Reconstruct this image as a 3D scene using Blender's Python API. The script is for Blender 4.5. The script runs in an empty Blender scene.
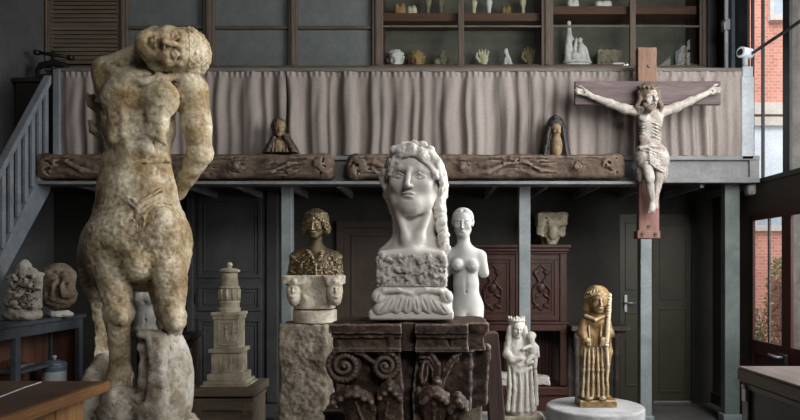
import bpy, bmesh, math, random
import numpy as np
from mathutils import Vector, Matrix

random.seed(7)
C = bpy.context.scene.collection
F_PX, CX, CY, EYE = 690.0, 430.0, 268.0, 1.6      # focal length in pixels, vanishing point, eye height
PI = math.pi

def W(px, py, Y):
    """point of the room seen at photo pixel (px, py) at distance Y"""
    return Vector(((px - CX) / F_PX * Y, Y, EYE - (py - CY) / F_PX * Y))

# ------------------------------------------------------------------ objects
def root_loc(o):
    while o.parent is not None:
        o = o.parent
    return o.location.copy()

def tag(o, label=None, cat=None, group=None, kind=None):
    if label: o['label'] = label
    if cat: o['category'] = cat
    if group: o['group'] = group
    if kind: o['kind'] = kind
    return o

def thing(name, loc, label=None, cat=None, group=None, kind=None):
    o = bpy.data.objects.new(name, None)
    C.objects.link(o)
    o.location = Vector(loc)
    return tag(o, label, cat, group, kind)

def link_mesh(name, me, mat, parent=None, loc=None):
    """me is in world coordinates; it is moved to the thing's base"""
    base = root_loc(parent) if parent is not None else (Vector(loc) if loc is not None else Vector((0, 0, 0)))
    me.transform(Matrix.Translation(-base))
    o = bpy.data.objects.new(name, me)
    C.objects.link(o)
    if mat is not None: me.materials.append(mat)
    if parent is not None: o.parent = parent
    else: o.location = base
    return o

def obj(name, bm, mat, parent=None, loc=None, bevel=0.0, smooth=False, seg=2):
    me = bpy.data.meshes.new(name)
    bmesh.ops.recalc_face_normals(bm, faces=bm.faces)
    bm.to_mesh(me); bm.free()
    if parent is None and loc is None:
        vs = [v.co for v in me.vertices]
        lo = [min(v[i] for v in vs) for i in range(3)]; hi = [max(v[i] for v in vs) for i in range(3)]
        loc = ((lo[0] + hi[0]) / 2, (lo[1] + hi[1]) / 2, lo[2])
    o = link_mesh(name, me, mat, parent, loc)
    if smooth:
        me.polygons.foreach_set('use_smooth', [True] * len(me.polygons))
    if bevel > 0:
        b = o.modifiers.new('b', 'BEVEL'); b.width = bevel; b.segments = seg; b.limit_method = 'ANGLE'; b.angle_limit = math.radians(40)
        b.harden_normals = False
    return o

def struct(o):
    o['kind'] = 'structure'
    return o

def bx(bm, x0, x1, y0, y1, z0, z1):
    vs = [bm.verts.new(p) for p in ((x0,y0,z0),(x1,y0,z0),(x1,y1,z0),(x0,y1,z0),(x0,y0,z1),(x1,y0,z1),(x1,y1,z1),(x0,y1,z1))]
    for f in ((0,3,2,1),(4,5,6,7),(0,1,5,4),(1,2,6,5),(2,3,7,6),(3,0,4,7)):
        bm.faces.new([vs[i] for i in f])
    return vs

def pbx(bm, px0, px1, py0, py1, Y0, Y1):
    """box whose front face spans the pixel rectangle at distance Y0"""
    a, b = W(px0, py1, Y0), W(px1, py0, Y0)
    return bx(bm, a.x, b.x, Y0, Y1, a.z, b.z)

def box(*a):
    bm = bmesh.new(); bx(bm, *a); return bm

def pbox(*a):
    bm = bmesh.new(); pbx(bm, *a); return bm

def tube(bm, pts, radii, n=10, cap=True):
    pts = [Vector(p) for p in pts]
    if not hasattr(radii, '__len__'): radii = [radii] * len(pts)
    rings = []
    up = Vector((0.13, 0.21, 0.97))
    for i, p in enumerate(pts):
        t = (pts[min(i + 1, len(pts) - 1)] - pts[max(i - 1, 0)]).normalized()
        a = t.cross(up)
        if a.length < 1e-3: a = t.cross(Vector((1, 0, 0)))
        a.normalize(); b = t.cross(a)
        rings.append([bm.verts.new(p + radii[i] * (math.cos(2*PI*k/n) * a + math.sin(2*PI*k/n) * b)) for k in range(n)])
    for r0, r1 in zip(rings, rings[1:]):
        for k in range(n):
            bm.faces.new((r0[k], r0[(k+1) % n], r1[(k+1) % n], r1[k]))
    if cap:
        bm.faces.new(rings[0][::-1]); bm.faces.new(rings[-1])
    return bm

def lathe(bm, cx, cy, prof, n=40):
    """prof: list of (radius, z), closed at both ends"""
    rings = []
    for r, z in prof:
        rings.append([bm.verts.new((cx + r * math.cos(2*PI*k/n), cy + r * math.sin(2*PI*k/n), z)) for k in range(n)])
    for r0, r1 in zip(rings, rings[1:]):
        for k in range(n):
            bm.faces.new((r0[k], r0[(k+1) % n], r1[(k+1) % n], r1[k]))
    bm.faces.new(rings[0][::-1]); bm.faces.new(rings[-1])
    return bm

# ------------------------------------------------------------------ materials
def srgb(r, g, b):
    def f(c):
        c /= 255.0
        return c / 12.92 if c <= 0.04045 else ((c + 0.055) / 1.055) ** 2.4
    return (f(r), f(g), f(b), 1.0)

class NT:
    def __init__(s, name):
        s.m = bpy.data.materials.new(name); s.m.use_nodes = True
        s.t = s.m.node_tree; s.b = s.t.nodes['Principled BSDF']; s.o = s.t.nodes['Material Output']
        s.tc = s.t.nodes.new('ShaderNodeTexCoord')
    def n(s, typ, **k):
        nd = s.t.nodes.new(typ)
        for a, v in k.items():
            if a.startswith('i_'):
                key = a[2:]
                key = int(key) if key.isdigit() else key.replace('_', ' ')
                if isinstance(v, bpy.types.NodeSocket): s.t.links.new(v, nd.inputs[key])
                else: nd.inputs[key].default_value = v
            else: setattr(nd, a, v)
        return nd
    def l(s, a, b): s.t.links.new(a, b)
    def coords(s, scale=(1, 1, 1)):
        mp = s.n('ShaderNodeMapping', i_Scale=scale); s.l(s.tc.outputs['Object'], mp.inputs['Vector']); return mp.outputs[0]
    def noise(s, vec, scale, detail=6, rough=0.6, dist=0.0):
        return s.n('ShaderNodeTexNoise', i_Vector=vec, i_Scale=scale, i_Detail=detail, i_Roughness=rough, i_Distortion=dist).outputs['Fac']
    def ramp(s, fac, stops):
        r = s.n('ShaderNodeValToRGB'); s.l(fac, r.inputs[0])
        e = r.color_ramp.elements
        while len(e) < len(stops): e.new(0.5)
        for el, (p, c) in zip(e, stops):
            el.position = p; el.color = c if hasattr(c, '__len__') else (c, c, c, 1)
        return r.outputs[0]
    def mix(s, a, b, fac=0.5, mode='MIX'):
        m = s.n('ShaderNodeMix', data_type='RGBA', blend_type=mode)
        for v, i in ((fac, 0), (a, 6), (b, 7)):
            if isinstance(v, bpy.types.NodeSocket): s.l(v, m.inputs[i])
            else: m.inputs[i].default_value = v
        return m.outputs[2]
    def bump(s, h, strength, dist=0.01):
        b = s.n('ShaderNodeBump', i_Strength=strength, i_Distance=dist); s.l(h, b.inputs['Height']); s.l(b.outputs[0], s.b.inputs['Normal'])
    def done(s, col, rough, metal=0.0, spec=0.5):
        if isinstance(col, bpy.types.NodeSocket): s.l(col, s.b.inputs['Base Color'])
        else: s.b.inputs['Base Color'].default_value = col
        if isinstance(rough, bpy.types.NodeSocket): s.l(rough, s.b.inputs['Roughness'])
        else: s.b.inputs['Roughness'].default_value = rough
        s.b.inputs['Metallic'].default_value = metal
        s.b.inputs['Specular IOR Level'].default_value = spec
        return s.m

def stone(name, c1, c2, cav, scale=4.0, rough=0.8, bump=0.25, grain=0.25, cavk=(0.455, 0.503), cavf=0.8, stain=None, stain_at=(0.5, 0.62), metal=0.0, spec=0.35, peak=None, sss=0.0, bscale=10.0):
    t = NT(name); v = t.coords()
    col = t.ramp(t.noise(v, scale, 6, 0.62), [(0.38, srgb(*c1)), (0.62, srgb(*c2))])
    if stain is not None:
        col = t.mix(col, srgb(*stain), t.ramp(t.noise(v, scale * 0.8, 7, 0.7, 0.4), [(stain_at[0], 0.0), (stain_at[1], 0.9)]))
    g = t.noise(v, scale * bscale, 4, 0.7)
    col = t.mix(col, t.ramp(g, [(0.3, 1.0 - grain), (0.7, 1.0)]), 1.0, 'MULTIPLY')
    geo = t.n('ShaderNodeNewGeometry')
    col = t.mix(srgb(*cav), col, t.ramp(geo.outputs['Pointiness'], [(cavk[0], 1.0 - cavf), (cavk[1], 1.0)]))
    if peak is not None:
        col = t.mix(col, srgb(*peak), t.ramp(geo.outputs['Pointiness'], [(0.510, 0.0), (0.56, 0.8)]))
    t.bump(g, bump, 0.012)
    if sss: 
        t.b.inputs['Subsurface Weight'].default_value = sss
        t.b.inputs['Subsurface Radius'].default_value = (0.02, 0.014, 0.01)
    return t.done(col, rough, metal, spec)

def wood(name, c1, c2, axis='x', scale=6.0, rough=0.6, bump=0.2, spec=0.4, cav=None, dust=None):
    t = NT(name)
    st = {'x': (0.08, 1, 1), 'y': (1, 0.08, 1), 'z': (1, 1, 0.08)}[axis]
    v = t.coords(st)
    a = t.noise(v, scale * 3, 8, 0.65, 0.6)
    b = t.noise(v, scale * 16, 4, 0.6)
    col = t.ramp(a, [(0.3, srgb(*c1)), (0.7, srgb(*c2))])
    col = t.mix(col, t.ramp(b, [(0.3, 0.62), (0.62, 1.0)]), 1.0, 'MULTIPLY')
    if cav is not None:
        geo = t.n('ShaderNodeNewGeometry')
        col = t.mix(srgb(*cav), col, t.ramp(geo.outputs['Pointiness'], [(0.42, 0.15), (0.5, 1.0)]))
        if dust is not None:
            col = t.mix(col, srgb(*dust), t.ramp(geo.outputs['Pointiness'], [(0.51, 0.0), (0.6, 0.8)]))
    t.bump(b, bump, 0.008)
    return t.done(col, rough, 0.0, spec)

def paint(name, c1, c2, scale=3.0, rough=0.55, bump=0.08, spec=0.4, metal=0.0, dist=0.5):
    t = NT(name); v = t.coords()
    col = t.ramp(t.noise(v, scale, 8, 0.65, dist), [(0.35, srgb(*c1)), (0.65, srgb(*c2))])
    g = t.noise(v, scale * 14, 4, 0.6)
    col = t.mix(col, t.ramp(g, [(0.3, 0.8), (0.65, 1.0)]), 1.0, 'MULTIPLY')
    t.bump(g, bump, 0.006)
    return t.done(col, rough, metal, spec)

# ------------------------------------------------------------------ sculpting: a signed distance field turned into a mesh
def rot3(ang=0, yaw=0, pitch=0):
    """image space is (x right, y down, d away). ang: clockwise in the picture; yaw: about the vertical; pitch: about the horizontal"""
    a, b, c = (math.radians(v) for v in (ang, yaw, pitch))
    Ra = np.array([[math.cos(a), -math.sin(a), 0], [math.sin(a), math.cos(a), 0], [0, 0, 1]])
    Ry = np.array([[math.cos(b), 0, math.sin(b)], [0, 1, 0], [-math.sin(b), 0, math.cos(b)]])
    Rx = np.array([[1, 0, 0], [0, math.cos(c), -math.sin(c)], [0, math.sin(c), math.cos(c)]])
    return Ra @ Ry @ Rx

_lat = {}
def vnoise(P, freq, seed=0):
    """smooth value noise in [-1, 1] at points P (N, 3)"""
    if seed not in _lat:
        _lat[seed] = np.random.RandomState(seed).uniform(-1, 1, (32, 32, 32)).astype(np.float32)
    L = _lat[seed]
    q = P * freq
    i = np.floor(q).astype(np.int64); f = (q - i).astype(np.float32); f = f * f * (3 - 2 * f)
    out = 0
    for dx in (0, 1):
        wx = f[:, 0] if dx else 1 - f[:, 0]
        for dy in (0, 1):
            wy = f[:, 1] if dy else 1 - f[:, 1]
            for dz in (0, 1):
                wz = f[:, 2] if dz else 1 - f[:, 2]
                out = out + wx * wy * wz * L[(i[:, 0] + dx) & 31, (i[:, 1] + dy) & 31, (i[:, 2] + dz) & 31]
    return out

class Sculpt:
    """authored in photo pixels at distance Y0: (px, py, d), d = pixels behind the plane Y0"""
    def __init__(s, Y0, lo, hi, h=1.0, k=3.0):
        s.Y0, s.h, s.k = Y0, h, k
        s.lo = np.array(lo, float); s.ax = [np.arange(lo[i], hi[i] + h, h).astype(np.float32) for i in range(3)]
        s.F = np.full([len(a) for a in s.ax], 60.0, np.float32)
        s.fr = None
    def frame(s, o=None, scale=1.0, ang=0, yaw=0, pitch=0):
        if o is None: s.fr = None; return
        s.fr = None
        c, f = s.pt(o)
        s.fr = (c, rot3(ang, yaw, pitch), scale * f)
    def pt(s, p):
        p = np.array(p, float)
        if s.fr is not None:
            o, R, sc = s.fr
            return o + sc * (R @ p), sc
        f = 1 + p[2] / F_PX
        return np.array([CX + (p[0] - CX) * f, CY + (p[1] - CY) * f, p[2]]), f
    def rot(s, R):
        return s.fr[1] @ R if s.fr is not None else R
    def block(s, lo, hi):
        sl = []
        for i in range(3):
            a = max(0, int(math.floor((lo[i] - s.lo[i]) / s.h))); b = min(s.F.shape[i], int(math.ceil((hi[i] - s.lo[i]) / s.h)) + 1)
            if b <= a: return None
            sl.append(slice(a, b))
        return tuple(sl)
    def comb(s, sl, d, k, op):
        F = s.F[sl]
        if op == '+':
            h = np.clip(0.5 + 0.5 * (F - d) / k, 0, 1); s.F[sl] = F * (1 - h) + d * h - k * h * (1 - h)
        else:
            d = -d
            h = np.clip(0.5 - 0.5 * (F - d) / k, 0, 1); s.F[sl] = F * (1 - h) + d * h + k * h * (1 - h)
    def local(s, sl, c, R):
        x, y, z = (s.ax[i][sl[i]] - np.float32(c[i]) for i in range(3))
        x = x[:, None, None]; y = y[None, :, None]; z = z[None, None, :]
        R = R.astype(np.float32)
        return [R[0, j] * x + R[1, j] * y + R[2, j] * z for j in range(3)]
    def kk(s, k, sc):
        k = s.k if k is None else k * (sc if s.fr is not None else 1.0)
        return max(k, 0.05)
    def ell(s, c, r, ang=0, yaw=0, pitch=0, k=None, op='+'):
        c, sc = s.pt(c); r = np.array(r if hasattr(r, '__len__') else (r, r, r), float) * sc
        k = s.kk(k, sc); R = s.rot(rot3(ang, yaw, pitch))
        e = np.sqrt(((R * r) ** 2).sum(1)) + k + 3 * s.h
        sl = s.block(c - e, c + e)
        if sl is None: return
        q = s.local(sl, c, R); r = r.astype(np.float32)
        k0 = np.sqrt(sum((q[i] / r[i]) ** 2 for i in range(3))); k1 = np.sqrt(sum((q[i] / r[i] ** 2) ** 2 for i in range(3)))
        s.comb(sl, k0 * (k0 - 1) / np.maximum(k1, 1e-6), k, op)
    def box(s, c, half, rd=1.0, ang=0, yaw=0, pitch=0, k=None, op='+'):
        c, sc = s.pt(c); hf = np.array(half, float) * sc; rd = rd * sc
        k = s.kk(k, sc); R = s.rot(rot3(ang, yaw, pitch))
        e = np.sqrt(((R * hf) ** 2).sum(1)) * 1.0 + k + 3 * s.h
        e = np.abs(R * hf).sum(1) + k + 3 * s.h
        sl = s.block(c - e, c + e)
        if sl is None: return
        q = s.local(sl, c, R)
        g = [np.abs(q[i]) - np.float32(hf[i] - rd) for i in range(3)]
        d = np.sqrt(sum(np.maximum(a, 0) ** 2 for a in g)) + np.minimum(np.maximum(np.maximum(g[0], g[1]), g[2]), 0) - np.float32(rd)
        s.comb(sl, d, k, op)
    def cone(s, a, b, ra, rb=None, k=None, op='+'):
        rb = ra if rb is None else rb
        a, sa = s.pt(a); b, sb = s.pt(b); ra *= sa; rb *= sb
        k = s.kk(k, sa)
        m = max(ra, rb) + k + 3 * s.h
        sl = s.block(np.minimum(a, b) - m, np.maximum(a, b) + m)
        if sl is None: return
        q = s.local(sl, a, np.eye(3)); v = (b - a).astype(np.float32)
        t = np.clip((q[0] * v[0] + q[1] * v[1] + q[2] * v[2]) / max(float((v * v).sum()), 1e-6), 0, 1)
        d = np.sqrt((q[0] - t * v[0]) ** 2 + (q[1] - t * v[1]) ** 2 + (q[2] - t * v[2]) ** 2) - (np.float32(ra) + np.float32(rb - ra) * t)
        s.comb(sl, d, k, op)
    def chain(s, pts, radii, k=None, op='+'):
        if not hasattr(radii, '__len__'): radii = [radii] * len(pts)
        for i in range(len(pts) - 1):
            s.cone(pts[i], pts[i + 1], radii[i], radii[i + 1], k, op)
    def noise(s, freq, amp, seed=1, octaves=1, ymin=None):
        m = np.abs(s.F) < amp * 2.5 + 2 * s.h
        if ymin is not None: m &= (s.ax[1] > ymin)[None, :, None]
        idx = np.argwhere(m)
        P = idx * s.h + s.lo
        v = 0; a = amp
        for o in range(octaves):
            v = v + a * vnoise(P, freq, seed + o); freq *= 2.1; a *= 0.5
        s.F[m] += v.astype(np.float32)
    def cut(s, axis, val, keep):
        """flat cut: keep '<' or '>' val along axis (author coordinates)"""
        c = s.ax[axis]; shp = [1, 1, 1]; shp[axis] = -1
        d = (c - val) if keep == '<' else (val - c)
        s.F = np.maximum(s.F, d.reshape(shp).astype(np.float32))
    def mesh(s, name, mat, parent=None, loc=None):
        F = s.F
        for i in range(3):     # never leave the surface open at the grid's edge
            sl = [slice(None)] * 3; sl[i] = 0; F[tuple(sl)] = 1.0; sl[i] = -1; F[tuple(sl)] = 1.0
        ins = F < 0
        n = np.zeros([d - 1 for d in F.shape], np.int8)
        offs = [(x, y, z) for x in (0, 1) for y in (0, 1) for z in (0, 1)]
        for x, y, z in offs:
            n += ins[x:F.shape[0] - 1 + x, y:F.shape[1] - 1 + y, z:F.shape[2] - 1 + z]
        idx = np.argwhere((n > 0) & (n < 8))
        N = len(idx)
        val = np.stack([F[idx[:, 0] + x, idx[:, 1] + y, idx[:, 2] + z] for x, y, z in offs], 1)
        acc = np.zeros((N, 3), np.float32); cnt = np.zeros(N, np.float32)
        for i, a in enumerate(offs):
            for ax in range(3):
                if a[ax]: continue
                b = list(a); b[ax] = 1; j = offs.index(tuple(b))
                cr = (val[:, i] < 0) != (val[:, j] < 0)
                t = val[:, i] / np.where(cr, val[:, i] - val[:, j], 1)
                p = np.tile(np.array(a, np.float32), (N, 1)); p[:, ax] = t
                acc[cr] += p[cr]; cnt[cr] += 1
        V = (idx + acc / cnt[:, None]) * s.h + s.lo
        vid = np.full(n.shape, -1, np.int32); vid[idx[:, 0], idx[:, 1], idx[:, 2]] = np.arange(N)
        quads = []
        for ax in range(3):
            u, w = (ax + 1) % 3, (ax + 2) % 3
            sa = [slice(1, -1)] * 3; sb = [slice(1, -1)] * 3
            sa[ax] = slice(0, -1); sb[ax] = slice(1, None)
            A, B = ins[tuple(sa)], ins[tuple(sb)]
            e = np.argwhere(A != B); st = A[A != B]
            if not len(e): continue
            e = e + 1; e[:, ax] -= 1
            def cell(du, dw):
                q = e.copy(); q[:, u] -= du; q[:, w] -= dw
                return vid[q[:, 0], q[:, 1], q[:, 2]]
            q = np.stack([cell(1, 1), cell(0, 1), cell(0, 0), cell(1, 0)], 1)
            q[~st] = q[~st][:, ::-1]
            quads.append(q)
        Q = np.concatenate(quads)
        sc = s.Y0 / F_PX
        P = np.stack([(V[:, 0] - CX) * sc, s.Y0 + V[:, 2] * sc, EYE - (V[:, 1] - CY) * sc], 1)
        me = bpy.data.meshes.new(name)
        me.vertices.add(N); me.vertices.foreach_set('co', P.astype(np.float32).ravel())
        me.loops.add(len(Q) * 4); me.loops.foreach_set('vertex_index', Q.astype(np.int32).ravel())
        me.polygons.add(len(Q)); me.polygons.foreach_set('loop_start', np.arange(0, len(Q) * 4, 4, dtype=np.int32))
        me.polygons.foreach_set('use_smooth', np.ones(len(Q), bool))
        me.update(calc_edges=True); me.validate()
        if parent is None and loc is None:
            loc = ((P[:, 0].min() + P[:, 0].max()) / 2, (P[:, 1].min() + P[:, 1].max()) / 2, P[:, 2].min())
        return link_mesh(name, me, mat, parent, loc)

def head(S, o, H, ang=0, yaw=0, pitch=0, wide=1.0, ears=True, k=0.05, lids=0.8, mouth=1.0):
    """a head of height H (crown to chin) centred at o"""
    S.frame(o, H, ang, yaw, pitch)
    w = wide
    S.ell((0, -0.14, 0.05), (0.33 * w, 0.36, 0.42), k=0.1)
    S.ell((0, 0.08, -0.10), (0.275 * w, 0.38, 0.28), k=0.1)
    S.ell((0, 0.385, -0.245), (0.115 * w, 0.10, 0.115), k=0.14)
    S.cone((-0.2 * w, 0.26, -0.02), (-0.06, 0.42, -0.2), 0.09, 0.08, k=0.1); S.cone((0.2 * w, 0.26, -0.02), (0.06, 0.42, -0.2), 0.09, 0.08, k=0.1)
    for q in (-1, 1):
        S.ell((q * 0.165 * w, 0.12, -0.24), (0.1, 0.09, 0.09), k=0.09)
        S.ell((q * 0.128 * w, 0.008, -0.40), (0.085, 0.055, 0.07), k=0.06, op='-')
        S.chain([(q * 0.04, -0.05, -0.355), (q * 0.12 * w, -0.085, -0.325), (q * 0.215 * w, -0.055, -0.255)], [0.024, 0.024, 0.02], k=0.07)
        S.ell((q * 0.125 * w, 0.022, -0.315), (0.066, 0.042, 0.045), k=0.012)
        S.chain([(q * 0.055 * w, 0.028, -0.345), (q * 0.125 * w, -0.012, -0.37), (q * 0.195 * w, 0.026, -0.325)], 0.012 * lids + 0.002, k=0.014)
        S.chain([(q * 0.06 * w, 0.036, -0.345), (q * 0.125 * w, 0.058, -0.358), (q * 0.19 * w, 0.036, -0.325)], 0.010 * lids + 0.002, k=0.012)
        S.ell((q * 0.045, 0.18, -0.40), (0.03, 0.028, 0.042), k=0.03)
        S.ell((q * 0.028, 0.215, -0.43), (0.014, 0.012, 0.02), k=0.015, op='-')
        if ears:
            S.ell((q * 0.325 * w, 0.04, 0.03), (0.035, 0.105, 0.075), yaw=q * 20, pitch=8, k=0.03)
            S.ell((q * 0.36 * w, 0.03, 0.0), (0.018, 0.06, 0.035), yaw=q * 20, k=0.02, op='-')
    S.chain([(0, -0.06, -0.385), (0, 0.06, -0.425), (0, 0.165, -0.475)], [0.034, 0.032, 0.038], k=0.045)
    S.ell((0, 0.18, -0.455), (0.036, 0.032, 0.042), k=0.03)
    S.ell((0, 0.245, -0.395), (0.02, 0.035, 0.02), k=0.03, op='-')
    S.ell((-0.035, 0.277, -0.375), (0.055 * mouth, 0.018, 0.038), ang=-8, k=0.03); S.ell((0.035, 0.277, -0.375), (0.055 * mouth, 0.018, 0.038), ang=8, k=0.03)
    S.ell((0, 0.326, -0.358), (0.062 * mouth, 0.024, 0.04), k=0.03)
    S.chain([(-0.09 * mouth, 0.303, -0.37), (0, 0.299, -0.418), (0.09 * mouth, 0.303, -0.37)], 0.008, k=0.014, op='-')
    S.ell((0, 0.37, -0.38), (0.05, 0.016, 0.026), k=0.05, op='-')
    S.frame()
# ------------------------------------------------------------------ camera, world, lights
sc = bpy.context.scene
cam = bpy.data.cameras.new('camera'); camo = bpy.data.objects.new('camera', cam); C.objects.link(camo)
camo.location = (0, 0, EYE); camo.rotation_euler = (PI / 2, 0, 0)
cam.sensor_width = 36; cam.lens = F_PX / 800 * 36; cam.shift_x = (400 - CX) / 800; cam.shift_y = (CY - 210) / 800
cam.clip_start = 0.05; cam.clip_end = 200
sc.camera = camo
sc.view_settings.view_transform = 'Standard'
sc.view_settings.look = 'None'
sc.view_settings.exposure = 0.0
sc.cycles.use_denoising = True
sc.cycles.max_bounces = 8
sc.cycles.sample_clamp_indirect = 4.0

wd = bpy.data.worlds.new('sky'); sc.world = wd; wd.use_nodes = True
bg = wd.node_tree.nodes['Background']; bg.inputs[0].default_value = (0.93, 0.96, 1.0, 1); bg.inputs[1].default_value = 1.9

def area(name, loc, target, sx, sy, power, col):
    l = bpy.data.lights.new(name, 'AREA'); l.shape = 'RECTANGLE'; l.size = sx; l.size_y = sy; l.energy = power; l.color = col
    o = bpy.data.objects.new(name, l); C.objects.link(o); o.location = loc
    o.rotation_euler = (Vector(target) - Vector(loc)).to_track_quat('-Z', 'Y').to_euler()
    return o
area('skylight_lamp', (2.2, -2.0, 5.2), (0.8, 5.5, 1.8), 2.0, 1.6, 190, (1.0, 0.97, 0.93))
sun = bpy.data.lights.new('sun', 'SUN'); sun.energy = 2.6; sun.angle = 0.5; sun.color = (1.0, 0.95, 0.88)  # directional light added to brighten the brick house; the day is overcast
house_fillo = bpy.data.objects.new('sun', sun); C.objects.link(house_fillo); house_fillo.location = (4, -6, 12); house_fillo.rotation_euler = Vector((0.28, 1, -0.95)).to_track_quat('-Z', 'Y').to_euler()
area('window_lamp', (3.2, 4.2, 3.3), (-0.6, 5.9, 2.2), 2.4, 3.2, 280, (1.0, 0.985, 0.96))

# ------------------------------------------------------------------ materials of the setting
M = {}
M['plaster_wall'] = paint('grey_plaster', (62, 62, 64), (84, 84, 86), 1.3, 0.9, 0.15)
M['dark_wall'] = paint('dark_wall', (44, 44, 40), (58, 57, 52), 1.5, 0.85, 0.12)
M['brown_wall'] = paint('brown_wall', (58, 50, 44), (72, 62, 54), 1.5, 0.8, 0.1)
M['floor'] = paint('concrete_floor', (70, 70, 72), (98, 97, 96), 1.2, 0.75, 0.15)
M['grey_door'] = paint('grey_door_paint', (66, 67, 68), (84, 85, 86), 2.0, 0.5, 0.06)
M['olive_door'] = paint('olive_door_paint', (46, 45, 33), (60, 58, 42), 2.0, 0.5, 0.06)
M['gallery_paint'] = paint('gallery_paint', (106, 107, 108), (134, 135, 136), 2.5, 0.6, 0.1)
M['post_paint'] = paint('post_paint', (116, 125, 127), (144, 152, 153), 3.0, 0.45, 0.1)
M['post_green'] = paint('green_grey_post', (84, 94, 92), (112, 122, 118), 3.0, 0.45, 0.1)
M['rail_paint'] = paint('rail_paint', (150, 158, 165), (178, 185, 190), 3.0, 0.5, 0.06)
M['stair_paint'] = paint('stair_paint', (102, 109, 115), (132, 138, 144), 2.5, 0.55, 0.1)
M['dark_rail'] = wood('weathered_rail', (84, 80, 76), (116, 110, 104), 'x', 5, 0.7)
M['frame_wood'] = wood('frame_wood', (76, 65, 56), (108, 95, 84), 'z', 5, 0.65)
M['frame_wood_x'] = wood('frame_wood_cross', (74, 63, 54), (104, 91, 80), 'x', 5, 0.65)
M['louvre'] = wood('louvre_wood', (96, 86, 74), (124, 113, 99), 'x', 5, 0.7)
M['shelf_wood'] = wood('shelf_wood', (70, 44, 32), (98, 64, 44), 'x', 5, 0.6)
M['redbrown'] = wood('window_wood', (58, 26, 24), (84, 40, 36), 'z', 5, 0.5)
M['dark_frame'] = paint('dark_frame', (30, 32, 34), (44, 46, 48), 3, 0.5)
M['bluegrey'] = paint('shutter_paint', (58, 68, 76), (78, 90, 98), 3, 0.5)
M['frosted'] = paint('frosted_glass', (92, 98, 98), (112, 118, 118), 0.8, 0.42, 0.03, 0.5)
M['vitrine_back'] = paint('vitrine_back', (78, 79, 71), (102, 103, 94), 1.2, 0.9)
M['iron'] = paint('black_iron', (20, 20, 21), (32, 31, 32), 6, 0.45, 0.1, 0.5)
M['steel'] = paint('grey_steel', (150, 154, 158), (186, 190, 194), 6, 0.35, 0.05, 0.5, 0.6)
M['tread'] = wood('tread_wood', (52, 48, 44), (76, 70, 64), 'x', 5, 0.7)

def glass_mat(name, refl, tint=(1, 1, 1, 1)):
    m = bpy.data.materials.new(name); m.use_nodes = True
    t = m.node_tree; t.nodes.clear()
    o = t.nodes.new('ShaderNodeOutputMaterial'); mx = t.nodes.new('ShaderNodeMixShader'); tr = t.nodes.new('ShaderNodeBsdfTransparent'); gl = t.nodes.new('ShaderNodeBsdfGlossy')
    lw = t.nodes.new('ShaderNodeLayerWeight'); pw = t.nodes.new('ShaderNodeMath'); pw.operation = 'POWER'; pw.inputs[1].default_value = 4.0
    fr = t.nodes.new('ShaderNodeMath'); fr.operation = 'MULTIPLY_ADD'; fr.inputs[1].default_value = 0.5; fr.inputs[2].default_value = refl
    t.links.new(lw.outputs['Facing'], pw.inputs[0]); t.links.new(pw.outputs[0], fr.inputs[0])
    tr.inputs[0].default_value = tint; gl.inputs['Roughness'].default_value = 0.02
    t.links.new(fr.outputs[0], mx.inputs[0]); t.links.new(tr.outputs[0], mx.inputs[1]); t.links.new(gl.outputs[0], mx.inputs[2]); t.links.new(mx.outputs[0], o.inputs[0])
    return m
M['glass'] = glass_mat('window_glass', 0.04)
M['vitrine_glass'] = glass_mat('vitrine_glass', 0.09, (0.93, 0.95, 0.93, 1))

# ------------------------------------------------------------------ shell
LX, RX = -4.46, 3.35           # left wall, right wall
BY, UY = 8.18, 8.0             # wall under the gallery, wall of the upper storey
struct(obj('floor', box(-6, 5, -3, 9.4, -0.15, 0), M['floor']))
struct(obj('ceiling', box(-6, 5, -3.2, 9.4, 6.0, 6.15), M['dark_wall']))
struct(obj('wall_left', box(LX - 0.2, LX, -3, 9.4, 0, 6.0), M['plaster_wall']))
struct(obj('wall_front', box(-6, 3.5, -3.2, -3.0, 0, 6.0), M['dark_wall']))
bm = bmesh.new()
lx = lambda px, Y: (px - CX) / F_PX * Y
zz = lambda py, Y: EYE - (py - CY) / F_PX * Y
d3a, d3b = lx(619.5, BY), lx(649, BY)
d4a, d4b = lx(653.5, BY), lx(692, BY)
dtop = zz(214, BY)
bx(bm, LX, d3a, BY, BY + 0.15, 0, 2.5); bx(bm, d3b, d4a, BY, BY + 0.15, 0, 2.5); bx(bm, d4b, RX + 0.06, BY, BY + 0.15, 0, 2.5)
bx(bm, d3a, d3b, BY, BY + 0.15, dtop, 2.5); bx(bm, d4a, d4b, BY, BY + 0.15, dtop, 2.5)
struct(obj('wall_back', bm, M['dark_wall']))
# upper storey wall: openings for the panes and the glazed cupboards
ux = lambda px: lx(px, UY)
uz = lambda py: zz(py, UY)
Z_SILL = uz(66)
bm = bmesh.new()
bx(bm, LX, RX, UY + 0.02, UY + 0.12, 2.6, Z_SILL - 0.0)
struct(obj('wall_upper', bm, M['brown_wall']))
bm = bmesh.new(); bx(bm, LX, RX, UY + 0.5, UY + 0.6, 2.6, 6.0)
struct(obj('wall_rear', bm, M['vitrine_back']))
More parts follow.
